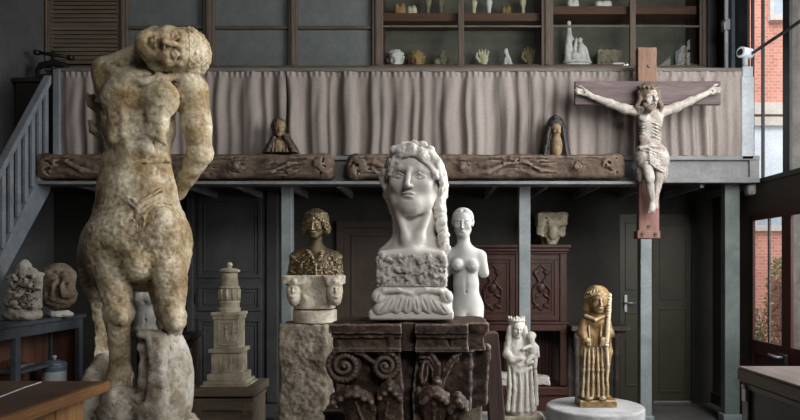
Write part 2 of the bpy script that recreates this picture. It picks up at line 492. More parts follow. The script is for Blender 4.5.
# right wall, thin, with its window openings
bm = bmesh.new()
t0, t1 = RX, RX + 0.06
bx(bm, t0, t0 + 0.03, 7.2, 8.33, 0, 2.5)
bx(bm, t0, t0 + 0.04, 0.2, 7.2, 2.17, 2.46)
bx(bm, t0, t1, 0.2, 7.2, 5.6, 6.0)
bx(bm, t0, t1, 0.2, 7.2, 0, 0.08)
bx(bm, t0, t1, -3, 0.2, 0, 6.0)
bx(bm, t0, t1, 7.74, 8.6, 2.5, 6.0)
struct(obj('wall_right', bm, M['brown_wall']))
struct(obj('baseboard_back', box(lx(283, BY), lx(470, BY), BY - 0.02, BY, 0, 0.14), M['dark_wall'], bevel=0.005))
struct(obj('baseboard_right', box(RX - 0.02, RX, 7.2, BY, 0, 0.14), M['dark_wall'], bevel=0.005))

# ------------------------------------------------------------------ doors under the gallery
def panel_frame(bm, px0, px1, py0, py1, Y, w=0.022, dep=0.012):
    a, b = W(px0, py1, Y), W(px1, py0, Y)
    bx(bm, a.x, b.x, Y - dep, Y, b.z - w, b.z); bx(bm, a.x, b.x, Y - dep, Y, a.z, a.z + w)
    bx(bm, a.x, a.x + w, Y - dep, Y, a.z + w, b.z - w); bx(bm, b.x - w, b.x, Y - dep, Y, a.z + w, b.z - w)

d = struct(thing('door_1', W(232, 403, BY)))
bm = bmesh.new()
pbx(bm, 186, 193, 184, 403, BY - 0.08, BY); pbx(bm, 266, 278, 184, 403, BY - 0.08, BY); pbx(bm, 193, 266, 184, 190, BY - 0.08, BY)
obj('door_frame', bm, M['grey_door'], d, bevel=0.012)
obj('door_leaf', pbox(193.5, 265.5, 190.5, 402, BY - 0.045, BY - 0.005), M['grey_door'], d, bevel=0.004)
for (y0, y1) in ((198, 278), (285, 311), (318, 390)):
    bm = bmesh.new()
    panel_frame(bm, 198, 262, y0, y1, BY - 0.045, 0.045, 0.022); panel_frame(bm, 203.5, 256.5, y0 + 6, y1 - 6, BY - 0.045, 0.018, 0.012)
    obj('raised_panel', bm, M['grey_door'], d, bevel=0.008)
obj('lock_plate', pbox(193.6, 195.6, 294, 304, BY - 0.055, BY - 0.045), M['iron'], d, bevel=0.003)

d = struct(thing('door_2', W(395, 403, BY)))
bm = bmesh.new()
pbx(bm, 336, 343, 221, 403, BY - 0.06, BY); pbx(bm, 437, 444, 221, 403, BY - 0.06, BY); pbx(bm, 343, 437, 221, 228, BY - 0.06, BY)
obj('door_frame', bm, M['brown_wall'], d, bevel=0.01)
obj('door_leaf', pbox(343.5, 436.5, 228.5, 402, BY - 0.035, BY - 0.005), M['brown_wall'], d)
bm = bmesh.new(); panel_frame(bm, 351, 430, 234, 320, BY - 0.035, 0.03, 0.012); panel_frame(bm, 351, 430, 328, 392, BY - 0.035, 0.03, 0.012)
obj('raised_panel', bm, M['brown_wall'], d, bevel=0.006)

d = struct(thing('door_3', W(634, 403, BY)))
obj('door_leaf', box(d3a + 0.012, d3b - 0.004, BY + 0.02, BY + 0.06, 0.004, dtop - 0.004), M['olive_door'], d)
bm = bmesh.new(); panel_frame(bm, 625, 646, 222, 290, BY + 0.02, 0.02, 0.012); panel_frame(bm, 625, 646, 312, 386, BY + 0.02, 0.02, 0.012)
obj('raised_panel', bm, M['olive_door'], d, bevel=0.004)
bm = bmesh.new(); pbx(bm, 624.5, 627.5, 295, 312, BY - 0.002, BY + 0.02); hd = obj('lock_plate', bm, M['steel'], d, bevel=0.003)
bm = bmesh.new(); a = W(626, 303, BY - 0.05); tube(bm, [a + Vector((0, 0.06, 0)), a, a + Vector((0.06, -0.005, 0)), a + Vector((0.12, 0, -0.005))], 0.009)
obj('door_handle', bm, M['steel'], d, smooth=True)

d = struct(thing('door_4', W(672, 403, BY)))
obj('door_leaf', box(d4a + 0.003, d4b - 0.003, BY + 0.02, BY + 0.06, 0.022, dtop - 0.003), M['olive_door'], d)
bm = bmesh.new(); panel_frame(bm, 659, 687, 224, 300, BY + 0.02, 0.02, 0.01); panel_frame(bm, 659, 687, 308, 392, BY + 0.02, 0.02, 0.01)
obj('raised_panel', bm, M['olive_door'], d, bevel=0.004)

# ------------------------------------------------------------------ gallery
g = struct(thing('gallery', (0, 7.0, 2.5)))
obj('gallery_floor', box(LX, RX, 7.05, UY + 0.5, 2.5, 2.58), M['tread'], g)
zt, zb = zz(157, 7.0), zz(183.5, 7.0)
bm = bmesh.new(); bx(bm, -3.9, RX - 0.03, 6.98, 7.05, zb, zt)
for py0, py1 in ((156.5, 161), (178, 183.5)):
    a, b = zz(py1, 7.0), zz(py0, 7.0); bx(bm, -3.9, RX - 0.03, 6.94, 6.98, a, b)
bx(bm, RX - 0.13, RX - 0.03, 6.95, 6.98, zb, zt); bx(bm, lx(664, 7), lx(664, 7) + 0.05, 6.955, 6.98, zb, zt)
obj('gallery_fascia', bm, M['gallery_paint'], g, bevel=0.006)
obj('beam_ledge', box(-3.9, lx(640, 6.8), 6.72, 6.95, zz(181.5, 6.75) - 0.03, zz(181.5, 6.75)), M['gallery_paint'], g, bevel=0.004)
for i in range(14):
    x = -3.6 + 0.53 * i
    obj('joist', box(x, x + 0.04, 7.05, BY, 2.42, 2.5), M['gallery_paint'], g)
obj('bracket', box(RX - 0.12, RX - 0.03, 7.0, 7.12, 2.34, zb), M['gallery_paint'], g, bevel=0.03)

for px0, px1 in ((281, 292), (519, 530.5), (640.5, 652), (725, 740)):
    o = thing('gallery_post', W((px0 + px1) / 2, CY, 7.0).xy.to_3d())
    struct(o); o['label'] = None or 'grey-blue painted post holding up the gallery'
    del o['label']
    Yp = 7.05 if px0 < 700 else 7.12
    a, b = lx(px0, Yp), lx(px1, Yp)
    bm = bmesh.new(); bx(bm, a, b, Yp, Yp + 0.11, 0.0, zb + 0.02); obj('post_shaft', bm, M['post_paint'] if px0 < 700 else M['post_green'], o, bevel=0.008)
    bm = bmesh.new(); bx(bm, a - 0.02, b + 0.02, Yp - 0.02, Yp + 0.13, 0.0, 0.09); obj('post_foot', bm, M['post_paint'], o, bevel=0.01)

# railing of the gallery: rail, newels
r = struct(thing('gallery_railing', (0, 7.0, 2.6)))
obj('top_rail', box(lx(57, 7), lx(741, 7), 6.97, 7.05, zz(72.5, 7), zz(68.5, 7)), M['dark_rail'], r, bevel=0.006)
bm = bmesh.new(); pbx(bm, 741.5, 754.5, 76, 160, 6.94, 7.04); pbx(bm, 742.5, 753.5, 66, 77, 6.95, 7.03)
obj('end_post', bm, M['rail_paint'], r, bevel=0.012)
obj('stair_newel', pbox(52.5, 59.5, 69, 160, 6.95, 7.03), M['stair_paint'], r, bevel=0.008)
for px in (288, 527):
    obj('rail_post', pbox(px - 3, px + 3, 72.5, 158, 7.04, 7.09), M['gallery_paint'], r)

# ------------------------------------------------------------------ stair on the left wall
s_ = struct(thing('staircase', (-4.1, 5.5, 0)))
SX0, SX1 = -3.88, -3.83
sl = 1.30
def slope_prism(x0, x1, Ya, Yb, zt_at7, zb_at7):
    bm = bmesh.new()
    P = []
    for x in (x0, x1):
        P.append([bm.verts.new((x, Y, max(0, z - sl * (7.0 - Y)))) for Y, z in ((Ya, zb_at7), (Yb, zb_at7), (Yb, zt_at7), (Ya, zt_at7))])
    bm.faces.new(P[0]); bm.faces.new(P[1][::-1])
    for i in range(4): bm.faces.new((P[0][i], P[0][(i+1) % 4], P[1][(i+1) % 4], P[1][i]))
    return bm
obj('stringer', slope_prism(SX0, SX1, 4.87, 6.97, 2.80, 2.42), M['stair_paint'], s_, bevel=0.006)
obj('stringer', slope_prism(LX + 0.01, LX + 0.05, 4.87, 6.97, 2.80, 2.42), M['stair_paint'], s_, bevel=0.006)
obj('handrail', slope_prism(SX0 - 0.015, SX1 + 0.015, 4.75, 6.96, 3.60, 3.51), M['stair_paint'], s_, bevel=0.01)
for i in range(18):
    Y = 4.95 + i * 0.116
    bm = bmesh.new()
    zl, zh = 2.78 - sl * (7 - Y), 3.53 - sl * (7 - Y)
    bx(bm, SX0 + 0.01, SX1 - 0.01, Y - 0.027, Y + 0.027, max(zl, 0.02), zh)
    obj('baluster', bm, M['stair_paint'], s_, bevel=0.004)
for i in range(11):
    z = 0.22 + i * 0.215; Y = 7.0 - (2.70 - z) / sl
    obj('tread', box(LX + 0.05, SX0, Y - 0.14, Y + 0.14, z, z + 0.035), M['tread'], s_)

# ------------------------------------------------------------------ upper storey: louvred shutter, panes, cupboards
FY = UY
def win(name, px0, px1, py_bars, frame_mat_z, pane, extra_v=()):
    w = struct(thing(name, W((px0 + px1) / 2, 70, FY)))
    bm = bmesh.new(); bx(bm, ux(px0), ux(px1), FY + 0.05, FY + 0.06, Z_SILL, 5.9)
    obj('window_pane', bm, pane, w)
    bm = bmesh.new()
    for py in py_bars: bx(bm, ux(px0), ux(px1), FY + 0.005, FY + 0.05, uz(py + 1.6), uz(py - 1.6))
    obj('glazing_bar', bm, M['frame_wood_x'], w, bevel=0.006)
    return w
def post(px0, px1, mat, dep=0.1, front=0.0, z0=None):
    bm = bmesh.new(); a, b = ux(px0), ux(px1); z0 = Z_SILL if z0 is None else z0
    bx(bm, a, b, FY - front, FY + dep, z0, 6.0)
    bx(bm, a + (b - a) * 0.3, b - (b - a) * 0.3, FY - front - 0.02, FY - front, z0, 6.0)
    return bm
trim_i = 1
for px0, px1 in ((45, 50), (119, 128), (203.5, 214.5), (288.5, 297.5), (372, 383), (541, 553), (699, 706)):
    struct(obj('trim_%d' % trim_i, post(px0, px1, None, 0.1, 0.02), M['frame_wood'], bevel=0.008)); trim_i += 1
struct(obj('trim_%d' % trim_i, box(ux(45), ux(706), FY - 0.03, FY + 0.1, Z_SILL - 0.06, Z_SILL + 0.0), M['frame_wood_x'], bevel=0.008)); trim_i += 1
w = struct(thing('window_1', W(85, 70, FY)))
bm = bmesh.new(); z = Z_SILL + 0.02
while z < 5.3:
    vs = bx(bm, ux(51), ux(118), FY + 0.0, FY + 0.012, z, z + 0.047)
    for v in vs:
        if v.co.z < z + 0.01: v.co.y -= 0.028
    z += 0.0485
obj('louvre_slats', bm, M['louvre'], w)
obj('shutter_back', box(ux(50), ux(119), FY + 0.03, FY + 0.05, Z_SILL, 5.9), M['dark_frame'], w)
bm = bmesh.new(); bx(bm, ux(50), ux(52.5), FY - 0.012, FY + 0.03, Z_SILL, 5.9); bx(bm, ux(117), ux(119), FY - 0.012, FY + 0.03, Z_SILL, 5.9); bx(bm, ux(52), ux(117), FY - 0.012, FY + 0.03, uz(29), uz(25))
obj('shutter_frame', bm, M['louvre'], w, bevel=0.004)
win('window_2', 128, 203.5, (27,), None, M['frosted'])
win('window_3', 214.5, 288.5, (27,), None, M['frosted'])
win('window_4', 297.5, 372, (27,), None, M['frosted'])

def cupboard(name, px0, px1, mull, shelf_py, label, dark=False):
    c = thing(name, (ux((px0 + px1) / 2), FY, Z_SILL), label, 'cupboard', 'glazed cupboards above the gallery')
    x0, x1 = ux(px0), ux(px1)
    obj('back_board', box(x0, x1, FY + 0.42, FY + 0.44, Z_SILL, 5.9), M['vitrine_back'], c)
    bm = bmesh.new(); bx(bm, x0 - 0.02, x0, FY + 0.0, FY + 0.44, Z_SILL, 5.9); obj('side_board', bm, M['shelf_wood'], c)
    bm = bmesh.new(); bx(bm, x1, x1 + 0.02, FY + 0.0, FY + 0.44, Z_SILL, 5.9); obj('side_board', bm, M['shelf_wood'], c)
    obj('shelf', box(x0, x1, FY + 0.03, FY + 0.42, Z_SILL, Z_SILL + 0.03), M['shelf_wood'], c)
    a, b = shelf_py
    obj('shelf', box(x0, x1, FY + 0.08, FY + 0.42, uz(b) , uz(a)), M['shelf_wood'], c)
    obj('shelf', box(x0, x1, FY + 0.08, FY + 0.42, uz(b) + 0.75, uz(a) + 0.7), M['shelf_wood'], c)
    xs = [x0] + [ux(m) for m in mull] + [x1]
    bm = bmesh.new()
    for m in mull: bx(bm, ux(m - 3), ux(m + 3), FY - 0.02, FY + 0.025, Z_SILL, 5.9)
    if mull: obj('mullion', bm, M['frame_wood'], c, bevel=0.006)
    bm = bmesh.new(); bx(bm, x0, x1, FY - 0.01, FY + 0.012, uz(27.3), uz(25.6))
    obj('glazing_bar', bm, M['dark_rail'], c, bevel=0.003)
    for q0, q1 in zip(xs, xs[1:]):
        bm = bmesh.new(); f = [bm.verts.new(p) for p in ((q0, FY + 0.015, Z_SILL), (q1, FY + 0.015, Z_SILL), (q1, FY + 0.015, 5.9), (q0, FY + 0.015, 5.9))]; bm.faces.new(f)
        obj('glass_pane', bm, M['vitrine_glass'], c)
    return c
cup_a = cupboard('display_cupboard', 383, 541, (461,), (10.5, 18.5), 'brown framed glazed cupboard holding small plaster hands and heads')
cup_b = cupboard('display_cupboard', 553, 699, (632.5,), (3.5, 11.5), 'brown framed glazed cupboard behind the top of the crucifix, reflecting a window')

# right end of the upper storey: dark jamb and blue-grey shutter leaf with its bolt
struct(obj('trim_%d' % trim_i, box(ux(706), RX, FY - 0.05, FY + 0.1, 2.6, 6.0), M['dark_frame'], bevel=0.01)); trim_i += 1
w = struct(thing('window_5', (RX, 7.5, 2.6)))
obj('shutter_leaf', box(RX - 0.03, RX, 7.22, 7.95, 2.6, 5.9), M['dark_frame'], w, bevel=0.005)
obj('shutter_stile', box(RX - 0.07, RX - 0.03, 7.50, 7.64, 2.6, 5.9), M['bluegrey'], w, bevel=0.006)
bm = bmesh.new(); tube(bm, [(RX - 0.1, 7.57, 2.7), (RX - 0.1, 7.57, 5.8)], 0.022); obj('bolt_rod', bm, M['rail_paint'], w, smooth=True)
bm = bmesh.new(); zc = zz(23, 7.5); bx(bm, RX - 0.14, RX - 0.07, 7.53, 7.61, zc - 0.06, zc + 0.06); tube(bm, [(RX - 0.14, 7.57, zc), (RX - 0.17, 7.50, zc + 0.01), (RX - 0.17, 7.40, zc + 0.02)], 0.016)
obj('bolt_handle', bm, M['steel'], w, bevel=0.004)

# ------------------------------------------------------------------ windows of the right wall
def bars(name, mat, parent, ys, z0, z1, dep=0.03):
    for a, b in ys:
        obj(name, box(RX - 0.005, RX + dep - 0.005, a, b, z0, z1), mat, parent, bevel=0.006)
def pane(parent, y0, y1, z0, z1):
    bm = bmesh.new(); f = [bm.verts.new(p) for p in ((RX + 0.02, y0, z0), (RX + 0.02, y1, z0), (RX + 0.02, y1, z1), (RX + 0.02, y0, z1))]; bm.faces.new(f)
    obj('window_pane', bm, M['glass'], parent)
w = struct(thing('window_6', (RX, 6.0, 2.46)))
bars('window_mullion', M['dark_frame'], w, [(7.17, 7.2), (6.95, 6.975), (6.42, 6.55), (5.75, 5.80), (5.1, 5.26), (4.4, 4.45), (3.7, 3.86), (2.9, 2.95), (2.1, 2.26), (1.3, 1.35), (0.2, 0.36)], 2.46, 5.6)
bm = bmesh.new()
for z in (2.46, 4.75, 5.54): bx(bm, RX - 0.006, RX + 0.03, 0.2, 7.2, z, z + 0.05)
obj('window_rail', bm, M['dark_frame'], w, bevel=0.005)
pane(w, 0.3, 7.18, 2.5, 5.58)
for k in range(3):
    y1 = 7.2 - k * 1.42
    w = struct(thing('window_%d' % (7 + k), (RX, y1 - 0.6, 0.08)))
    bars('leaf_stile', M['redbrown'], w, [(y1 - 0.05, y1), (y1 - 0.80, y1 - 0.63), (y1 - 1.42, y1 - 1.36)], 0.08, 2.17)
    bars('glazing_bar', M['dark_rail'], w, [(y1 - 0.395, y1 - 0.36), (y1 - 1.10, y1 - 1.06)], 0.85, 2.1, 0.02)
    bm = bmesh.new()
    for z0, z1 in ((2.09, 2.17), (0.72, 0.86), (0.08, 0.2)): bx(bm, RX - 0.008, RX + 0.026, y1 - 1.42, y1, z0, z1)
    obj('leaf_rail', bm, M['redbrown'], w, bevel=0.006)
    obj('leaf_panel', box(RX, RX + 0.02, y1 - 1.4, y1, 0.2, 0.72), M['redbrown'], w)
    pane(w, y1 - 1.4, y1 - 0.02, 0.86, 2.1)
    if k == 0:
        zc = 0.745
        bm = bmesh.new(); bx(bm, RX - 0.06, RX - 0.02, y1 - 0.80, y1 - 0.66, zc - 0.05, zc + 0.05)
        obj('latch_case', bm, M['iron'], w, bevel=0.008)
        bm = bmesh.new(); tube(bm, [(RX - 0.06, y1 - 0.75, zc + 0.02), (RX - 0.11, y1 - 0.75, zc + 0.02), (RX - 0.12, y1 - 0.62, zc + 0.03)], 0.013)
        obj('latch_handle', bm, M['steel'], w, smooth=True)

# ------------------------------------------------------------------ outside: yard, brick houses, shrubs
def brick_mat():
    t = NT('red_brick'); mp = t.n('ShaderNodeMapping', i_Rotation=(PI / 2, 0, 0)); t.l(t.tc.outputs['Object'], mp.inputs[0])
    b = t.n('ShaderNodeTexBrick', i_Vector=mp.outputs[0], i_Scale=4.5, i_Color1=srgb(206, 142, 124), i_Color2=srgb(186, 122, 106), i_Mortar=srgb(206, 186, 174), i_Mortar_Size=0.015, i_Bias=-0.1)
    col = t.mix(b.outputs[0], t.ramp(t.noise(t.tc.outputs['Object'], 1.2), [(0.3, 0.8), (0.7, 1.1)]), 1.0, 'MULTIPLY')
    return t.done(col, 0.9)
M['brick'] = brick_mat()
M['pale_stone'] = paint('pale_stone', (196, 190, 182), (214, 210, 204), 2, 0.8)
M['white_paint'] = paint('white_paint', (206, 216, 226), (226, 234, 240), 2, 0.6)
M['yard'] = paint('yard_ground', (120, 112, 100), (150, 142, 128), 1, 0.9)
M['sky_pane'] = paint('house_glass', (150, 165, 180), (190, 204, 216), 0.7, 0.15)
struct(obj('yard_ground', box(3.45, 16, -4, 14, -0.2, -0.02), M['yard']))
hb = thing('brick_house', (8.5, 12.0, -0.02), 'red brick house with pale window surrounds outside the right-hand windows', 'house')
obj('brick_wall', box(3.6, 15, 12.0, 12.3, -0.02, 10), M['brick'], hb)
for k, (x0, x1, z0, z1) in enumerate(((5.95, 6.16, 5.98, 7.4), (5.0, 6.2, 3.0, 4.06), (6.5, 7.4, 3.0, 4.06), (5.66, 6.12, 2.34, 2.62), (6.3, 6.7, 2.34, 2.62), (6.5, 7.3, 5.9, 7.4))):
    f = bmesh.new(); bx(f, x0 - 0.08, x1 + 0.08, 11.9, 12.0, z0 - 0.1, z0); bx(f, x0 - 0.08, x1 + 0.08, 11.9, 12.0, z1, z1 + 0.15); bx(f, x0 - 0.06, x0, 11.94, 12.0, z0, z1); bx(f, x1, x1 + 0.06, 11.94, 12.0, z0, z1)
    fo = obj('house_window', f, M['pale_stone'], hb)
    obj('pane', box(x0, x1, 11.97, 11.99, z0, z1), M['white_paint'] if k == 1 else M['sky_pane'], fo)
obj('string_course', box(3.6, 15, 11.88, 12.0, 4.25, 4.45), M['pale_stone'], hb)

M['leaf_a'] = paint('green_leaves', (96, 112, 66), (140, 140, 88), 6, 0.6)
M['leaf_b'] = paint('russet_leaves', (150, 96, 78), (176, 130, 104), 6, 0.6)
M['bark'] = paint('tree_bark', (150, 144, 136), (190, 184, 176), 5, 0.9, 0.3)
def shrub(name, x, y, h, w, mat, label, n):
    t = thing(name, (x, y, -0.02), label, 'shrub', None)
    bm = bmesh.new()
    for k in range(9):
        a = random.uniform(0, 2 * PI); r = random.uniform(0.1, 0.9) * w
        top = Vector((x + r * math.cos(a), y + r * math.sin(a), h * random.uniform(0.7, 1.0)))
        tube(bm, [(x + 0.05 * math.cos(a), y + 0.05 * math.sin(a), -0.02), Vector((x, y, 0)) * 0.4 + top * 0.6 - Vector((0, 0, 0.1)), top], [0.02, 0.013, 0.006], 5)
    obj('stems', bm, M['bark'], t)
    bm = bmesh.new()
    for k in range(n):
        a = random.uniform(0, 2 * PI); r = w * math.sqrt(random.random()); z = random.uniform(0.15, 1.0) * h
        r *= 1.0 - 0.5 * (z / h)
        c = Vector((x + r * math.cos(a), y + r * math.sin(a), z))
        u = Vector((random.gauss(0, 1), random.gauss(0, 1), random.gauss(0, 1))).normalized(); v = u.orthogonal().normalized(); s = random.uniform(0.025, 0.06)
        bm.faces.new([bm.verts.new(c + s * q) for q in (u, 0.45 * v, -u, -0.45 * v)])
    obj('foliage', bm, mat, t)
shrub('garden_shrub', 4.85, 9.4, 1.45, 0.42, M['leaf_b'], 'russet leaved shrub against the brick house outside', 1500)
shrub('garden_shrub', 5.35, 10.3, 1.75, 0.5, M['leaf_a'], 'green leaved shrub outside, taller than the russet one', 1500)
shrub('garden_shrub', 4.62, 10.1, 1.0, 0.35, M['leaf_a'], 'low green shrub at the left of the lower panes', 700)
tr = thing('garden_tree', (4.75, 8.9, -0.02), 'pale barked tree trunk outside the upper right window', 'tree')
bm = bmesh.new(); tube(bm, [(4.75, 8.9, -0.02), (4.78, 8.92, 2.5), (4.74, 8.9, 4.6), (4.8, 8.95, 6.5)], [0.14, 0.12, 0.11, 0.08], 12); obj('trunk', bm, M['bark'], tr, smooth=True)
bm = bmesh.new(); tube(bm, [(4.76, 8.9, 4.4), (4.95, 9.0, 5.3), (5.2, 9.2, 6.2)], [0.06, 0.04, 0.02], 8); obj('branch', bm, M['bark'], tr, smooth=True)
# ------------------------------------------------------------------ sculpture materials
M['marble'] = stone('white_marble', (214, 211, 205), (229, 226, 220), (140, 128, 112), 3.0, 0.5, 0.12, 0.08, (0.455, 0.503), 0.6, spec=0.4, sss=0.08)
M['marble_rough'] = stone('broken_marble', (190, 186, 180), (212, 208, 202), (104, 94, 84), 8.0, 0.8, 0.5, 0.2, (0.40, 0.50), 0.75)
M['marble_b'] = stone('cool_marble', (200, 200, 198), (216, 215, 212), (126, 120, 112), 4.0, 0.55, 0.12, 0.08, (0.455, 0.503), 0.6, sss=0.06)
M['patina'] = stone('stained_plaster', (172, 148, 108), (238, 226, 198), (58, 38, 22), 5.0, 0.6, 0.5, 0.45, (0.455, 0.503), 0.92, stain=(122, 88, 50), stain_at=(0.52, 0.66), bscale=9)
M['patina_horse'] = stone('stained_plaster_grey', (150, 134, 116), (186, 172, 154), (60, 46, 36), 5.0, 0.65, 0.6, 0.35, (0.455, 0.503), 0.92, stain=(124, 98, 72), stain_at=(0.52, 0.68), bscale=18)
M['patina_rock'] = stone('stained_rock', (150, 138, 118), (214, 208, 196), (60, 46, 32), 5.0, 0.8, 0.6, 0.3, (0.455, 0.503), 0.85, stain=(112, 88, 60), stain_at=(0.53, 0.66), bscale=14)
M['plaster_side'] = stone('whitened_plaster', (178, 174, 164), (212, 209, 202), (100, 86, 68), 5.0, 0.8, 0.3, 0.2, stain=(150, 134, 108), stain_at=(0.55, 0.7))
M['plaster'] = stone('white_plaster', (204, 200, 192), (224, 221, 214), (118, 106, 92), 6.0, 0.85, 0.25, 0.15, (0.455, 0.503), 0.75)
M['ivory'] = stone('aged_plaster', (160, 150, 128), (206, 197, 176), (98, 86, 68), 8.0, 0.8, 0.3, 0.2, (0.455, 0.503), 0.85)
M['bronze'] = stone('gilded_bronze', (66, 54, 36), (108, 90, 58), (26, 20, 14), 16.0, 0.38, 0.5, 0.3, (0.455, 0.503), 0.9, metal=0.4, spec=0.6, peak=(226, 212, 174))  # peak colours the raised edges pale, painting in bright highlights
M['gold'] = stone('worn_gilding', (132, 104, 62), (172, 142, 92), (66, 44, 22), 14.0, 0.42, 0.4, 0.3, (0.455, 0.503), 0.9, stain=(104, 72, 38), stain_at=(0.50, 0.64), metal=0.15, spec=0.5, peak=(226, 214, 190))  # stain and wear, plus whitish highlights painted on the raised edges
M['pale_gold'] = stone('pale_worn_paint', (196, 180, 148), (216, 204, 178), (120, 92, 56), 14.0, 0.6, 0.3, 0.2)
M['rough_stone'] = stone('rough_stone', (118, 108, 94), (166, 156, 140), (66, 56, 44), 5.0, 0.95, 0.9, 0.4, (0.455, 0.503), 0.7, stain=(106, 92, 76), stain_at=(0.5, 0.64), bscale=7)
M['limestone'] = stone('limestone', (186, 176, 158), (214, 207, 194), (100, 86, 68), 9.0, 0.9, 0.5, 0.25, (0.455, 0.503), 0.8, stain=(160, 138, 106), stain_at=(0.52, 0.66))
M['disc_stone'] = stone('pale_slab_stone', (164, 166, 168), (192, 194, 196), (110, 110, 110), 6.0, 0.9, 0.4, 0.25)
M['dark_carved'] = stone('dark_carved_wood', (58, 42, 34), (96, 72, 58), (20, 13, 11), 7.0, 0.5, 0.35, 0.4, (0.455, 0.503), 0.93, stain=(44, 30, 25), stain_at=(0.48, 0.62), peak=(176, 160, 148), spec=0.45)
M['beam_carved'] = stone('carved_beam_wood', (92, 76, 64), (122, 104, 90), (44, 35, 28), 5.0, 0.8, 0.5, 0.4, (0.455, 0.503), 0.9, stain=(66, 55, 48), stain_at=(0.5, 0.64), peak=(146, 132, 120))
M['polychrome'] = stone('worn_polychrome', (156, 149, 142), (188, 183, 177), (76, 64, 56), 14.0, 0.65, 0.3, 0.25, (0.455, 0.503), 0.9, stain=(132, 112, 96), stain_at=(0.52, 0.66))
M['dark_hair'] = stone('worn_brown_hair', (92, 80, 69), (120, 106, 93), (48, 36, 28), 16.0, 0.7, 0.3, 0.25, (0.455, 0.503), 0.9)
M['small_dark'] = stone('dark_painted_wood', (34, 30, 30), (50, 45, 44), (12, 10, 10), 14.0, 0.5, 0.3, 0.3, peak=(96, 92, 92))
M['small_brown'] = stone('brown_painted_wood', (50, 42, 36), (78, 66, 55), (28, 20, 16), 20.0, 0.6, 0.3, 0.3, peak=(150, 134, 112))
M['small_flesh'] = stone('old_flesh_paint', (112, 92, 70), (148, 126, 98), (66, 48, 32), 20.0, 0.6, 0.2, 0.2)
M['fragment_a'] = stone('leafy_plaster', (158, 152, 140), (190, 184, 172), (56, 50, 42), 7.0, 0.9, 0.5, 0.3, (0.455, 0.503), 0.92)
M['fragment_b'] = stone('brown_plaster', (118, 102, 86), (154, 137, 119), (48, 38, 30), 7.0, 0.85, 0.4, 0.3, (0.455, 0.503), 0.9, stain=(164, 146, 126), stain_at=(0.55, 0.68))

def curls(S, pts, r, n, jit, k=1.0, seed=3):
    rs = random.Random(seed)
    P = [Vector(p) for p in pts]
    for i in range(n):
        t = i / max(1, n - 1) * (len(P) - 1); j = min(int(t), len(P) - 2); p = P[j].lerp(P[j + 1], t - j)
        p = p + Vector((rs.uniform(-jit, jit), rs.uniform(-jit, jit), rs.uniform(-jit, jit)))
        q = r * rs.uniform(0.75, 1.25)
        S.ell(p, (q * 1.35, q * 0.8, q), ang=rs.uniform(0, 180), k=k)

# ------------------------------------------------------------------ the large marble head
Yb = 3.15
t = thing('marble_bust', W(412, 286, Yb), 'large white marble head of a woman with broken chest at the centre', 'sculpture')
S = Sculpt(Yb, (360, 130, -56), (465, 290, 56), 0.75, 3.0)
head(S, (413.5, 178, 0), 68, ang=2, yaw=9, pitch=-2, wide=1.18, ears=False, lids=1.0, mouth=1.0)
S.cone((416, 200, 13), (414, 222, 9), 18.5, 19.5, k=3); S.cone((414, 222, 9), (413, 244, 6), 19.5, 20.5, k=6)
S.ell((412, 205, -16), (11, 7, 9), k=5); S.chain([(392, 190, -2), (398, 202, -10), (409, 209, -18)], [6, 6, 6], k=5); S.chain([(434, 190, -4), (426, 203, -12), (415, 209, -18)], [6, 6, 6], k=5)
S.k = 12
S.ell((412, 254, 2), (33, 8, 28)); S.k = 6; S.cone((400, 240, 7), (386, 253, 4), 6, 6.5); S.cone((426, 238, 7), (439, 252, 4), 7, 7); S.k = 12
S.chain([(399, 214, -12), (406, 238, -16), (411, 250, -20)], [3, 3, 3], k=8); S.chain([(428, 214, -10), (420, 238, -16), (413, 250, -20)], [3, 3, 3], k=8)
S.k = 4
S.box((412, 257, 1), (32.5, 6, 29), 4, k=6)
S.noise(0.05, 0.5, 5)
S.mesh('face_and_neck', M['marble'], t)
R = Sculpt(Yb, (360, 245, -56), (465, 292, 56), 0.75, 2.5)
R.box((412, 271, 1), (34.0, 15.5, 31), 3)
rs = random.Random(11)
for i in range(150):
    x = rs.uniform(379, 445); y = rs.uniform(254, 283); R.ell((x, y, -30 + rs.uniform(-1, 2)), (rs.uniform(1.5, 4), rs.uniform(1.2, 2.6), rs.uniform(1.2, 2.2)), ang=rs.uniform(0, 180), k=1.0, op=rs.choice('+--'))
R.noise(0.2, 1.6, 8, 3); R.cut(1, 286.0, '<')
R.mesh('broken_chest', M['marble_rough'], t)
Hh = Sculpt(Yb, (365, 130, -56), (465, 265, 62), 0.7, 2.0)
Hh.frame((413.5, 179, 0), 69, ang=2, yaw=9, pitch=-2)
Hh.ell((0.0, -0.13, 0.11), (0.43, 0.385, 0.44), k=0.05)
Hh.ell((-0.01, 0.15, -0.40), (0.325, 0.40, 0.36), k=0.06, op='-')
Hh.ell((0.0, 0.55, -0.05), (0.36, 0.36, 0.7), k=0.05, op='-')
def wave(pts, r, k=0.018, wob=0.02, seed=0):
    rs = random.Random(seed); n = 9; P = [Vector(p) for p in pts]; out = []
    for i in range(n):
        u = i / (n - 1) * (len(P) - 1); j = min(int(u), len(P) - 2); p = P[j].lerp(P[j + 1], u - j)
        out.append(p + Vector((math.sin(i * 1.9 + seed) * wob, math.cos(i * 1.7 + seed) * wob, math.sin(i * 2.3 + seed) * wob)))
    Hh.chain([tuple(p) for p in out], [r * (0.8 + 0.35 * math.sin(i * 1.3 + seed)) for i in range(n)], k=k)
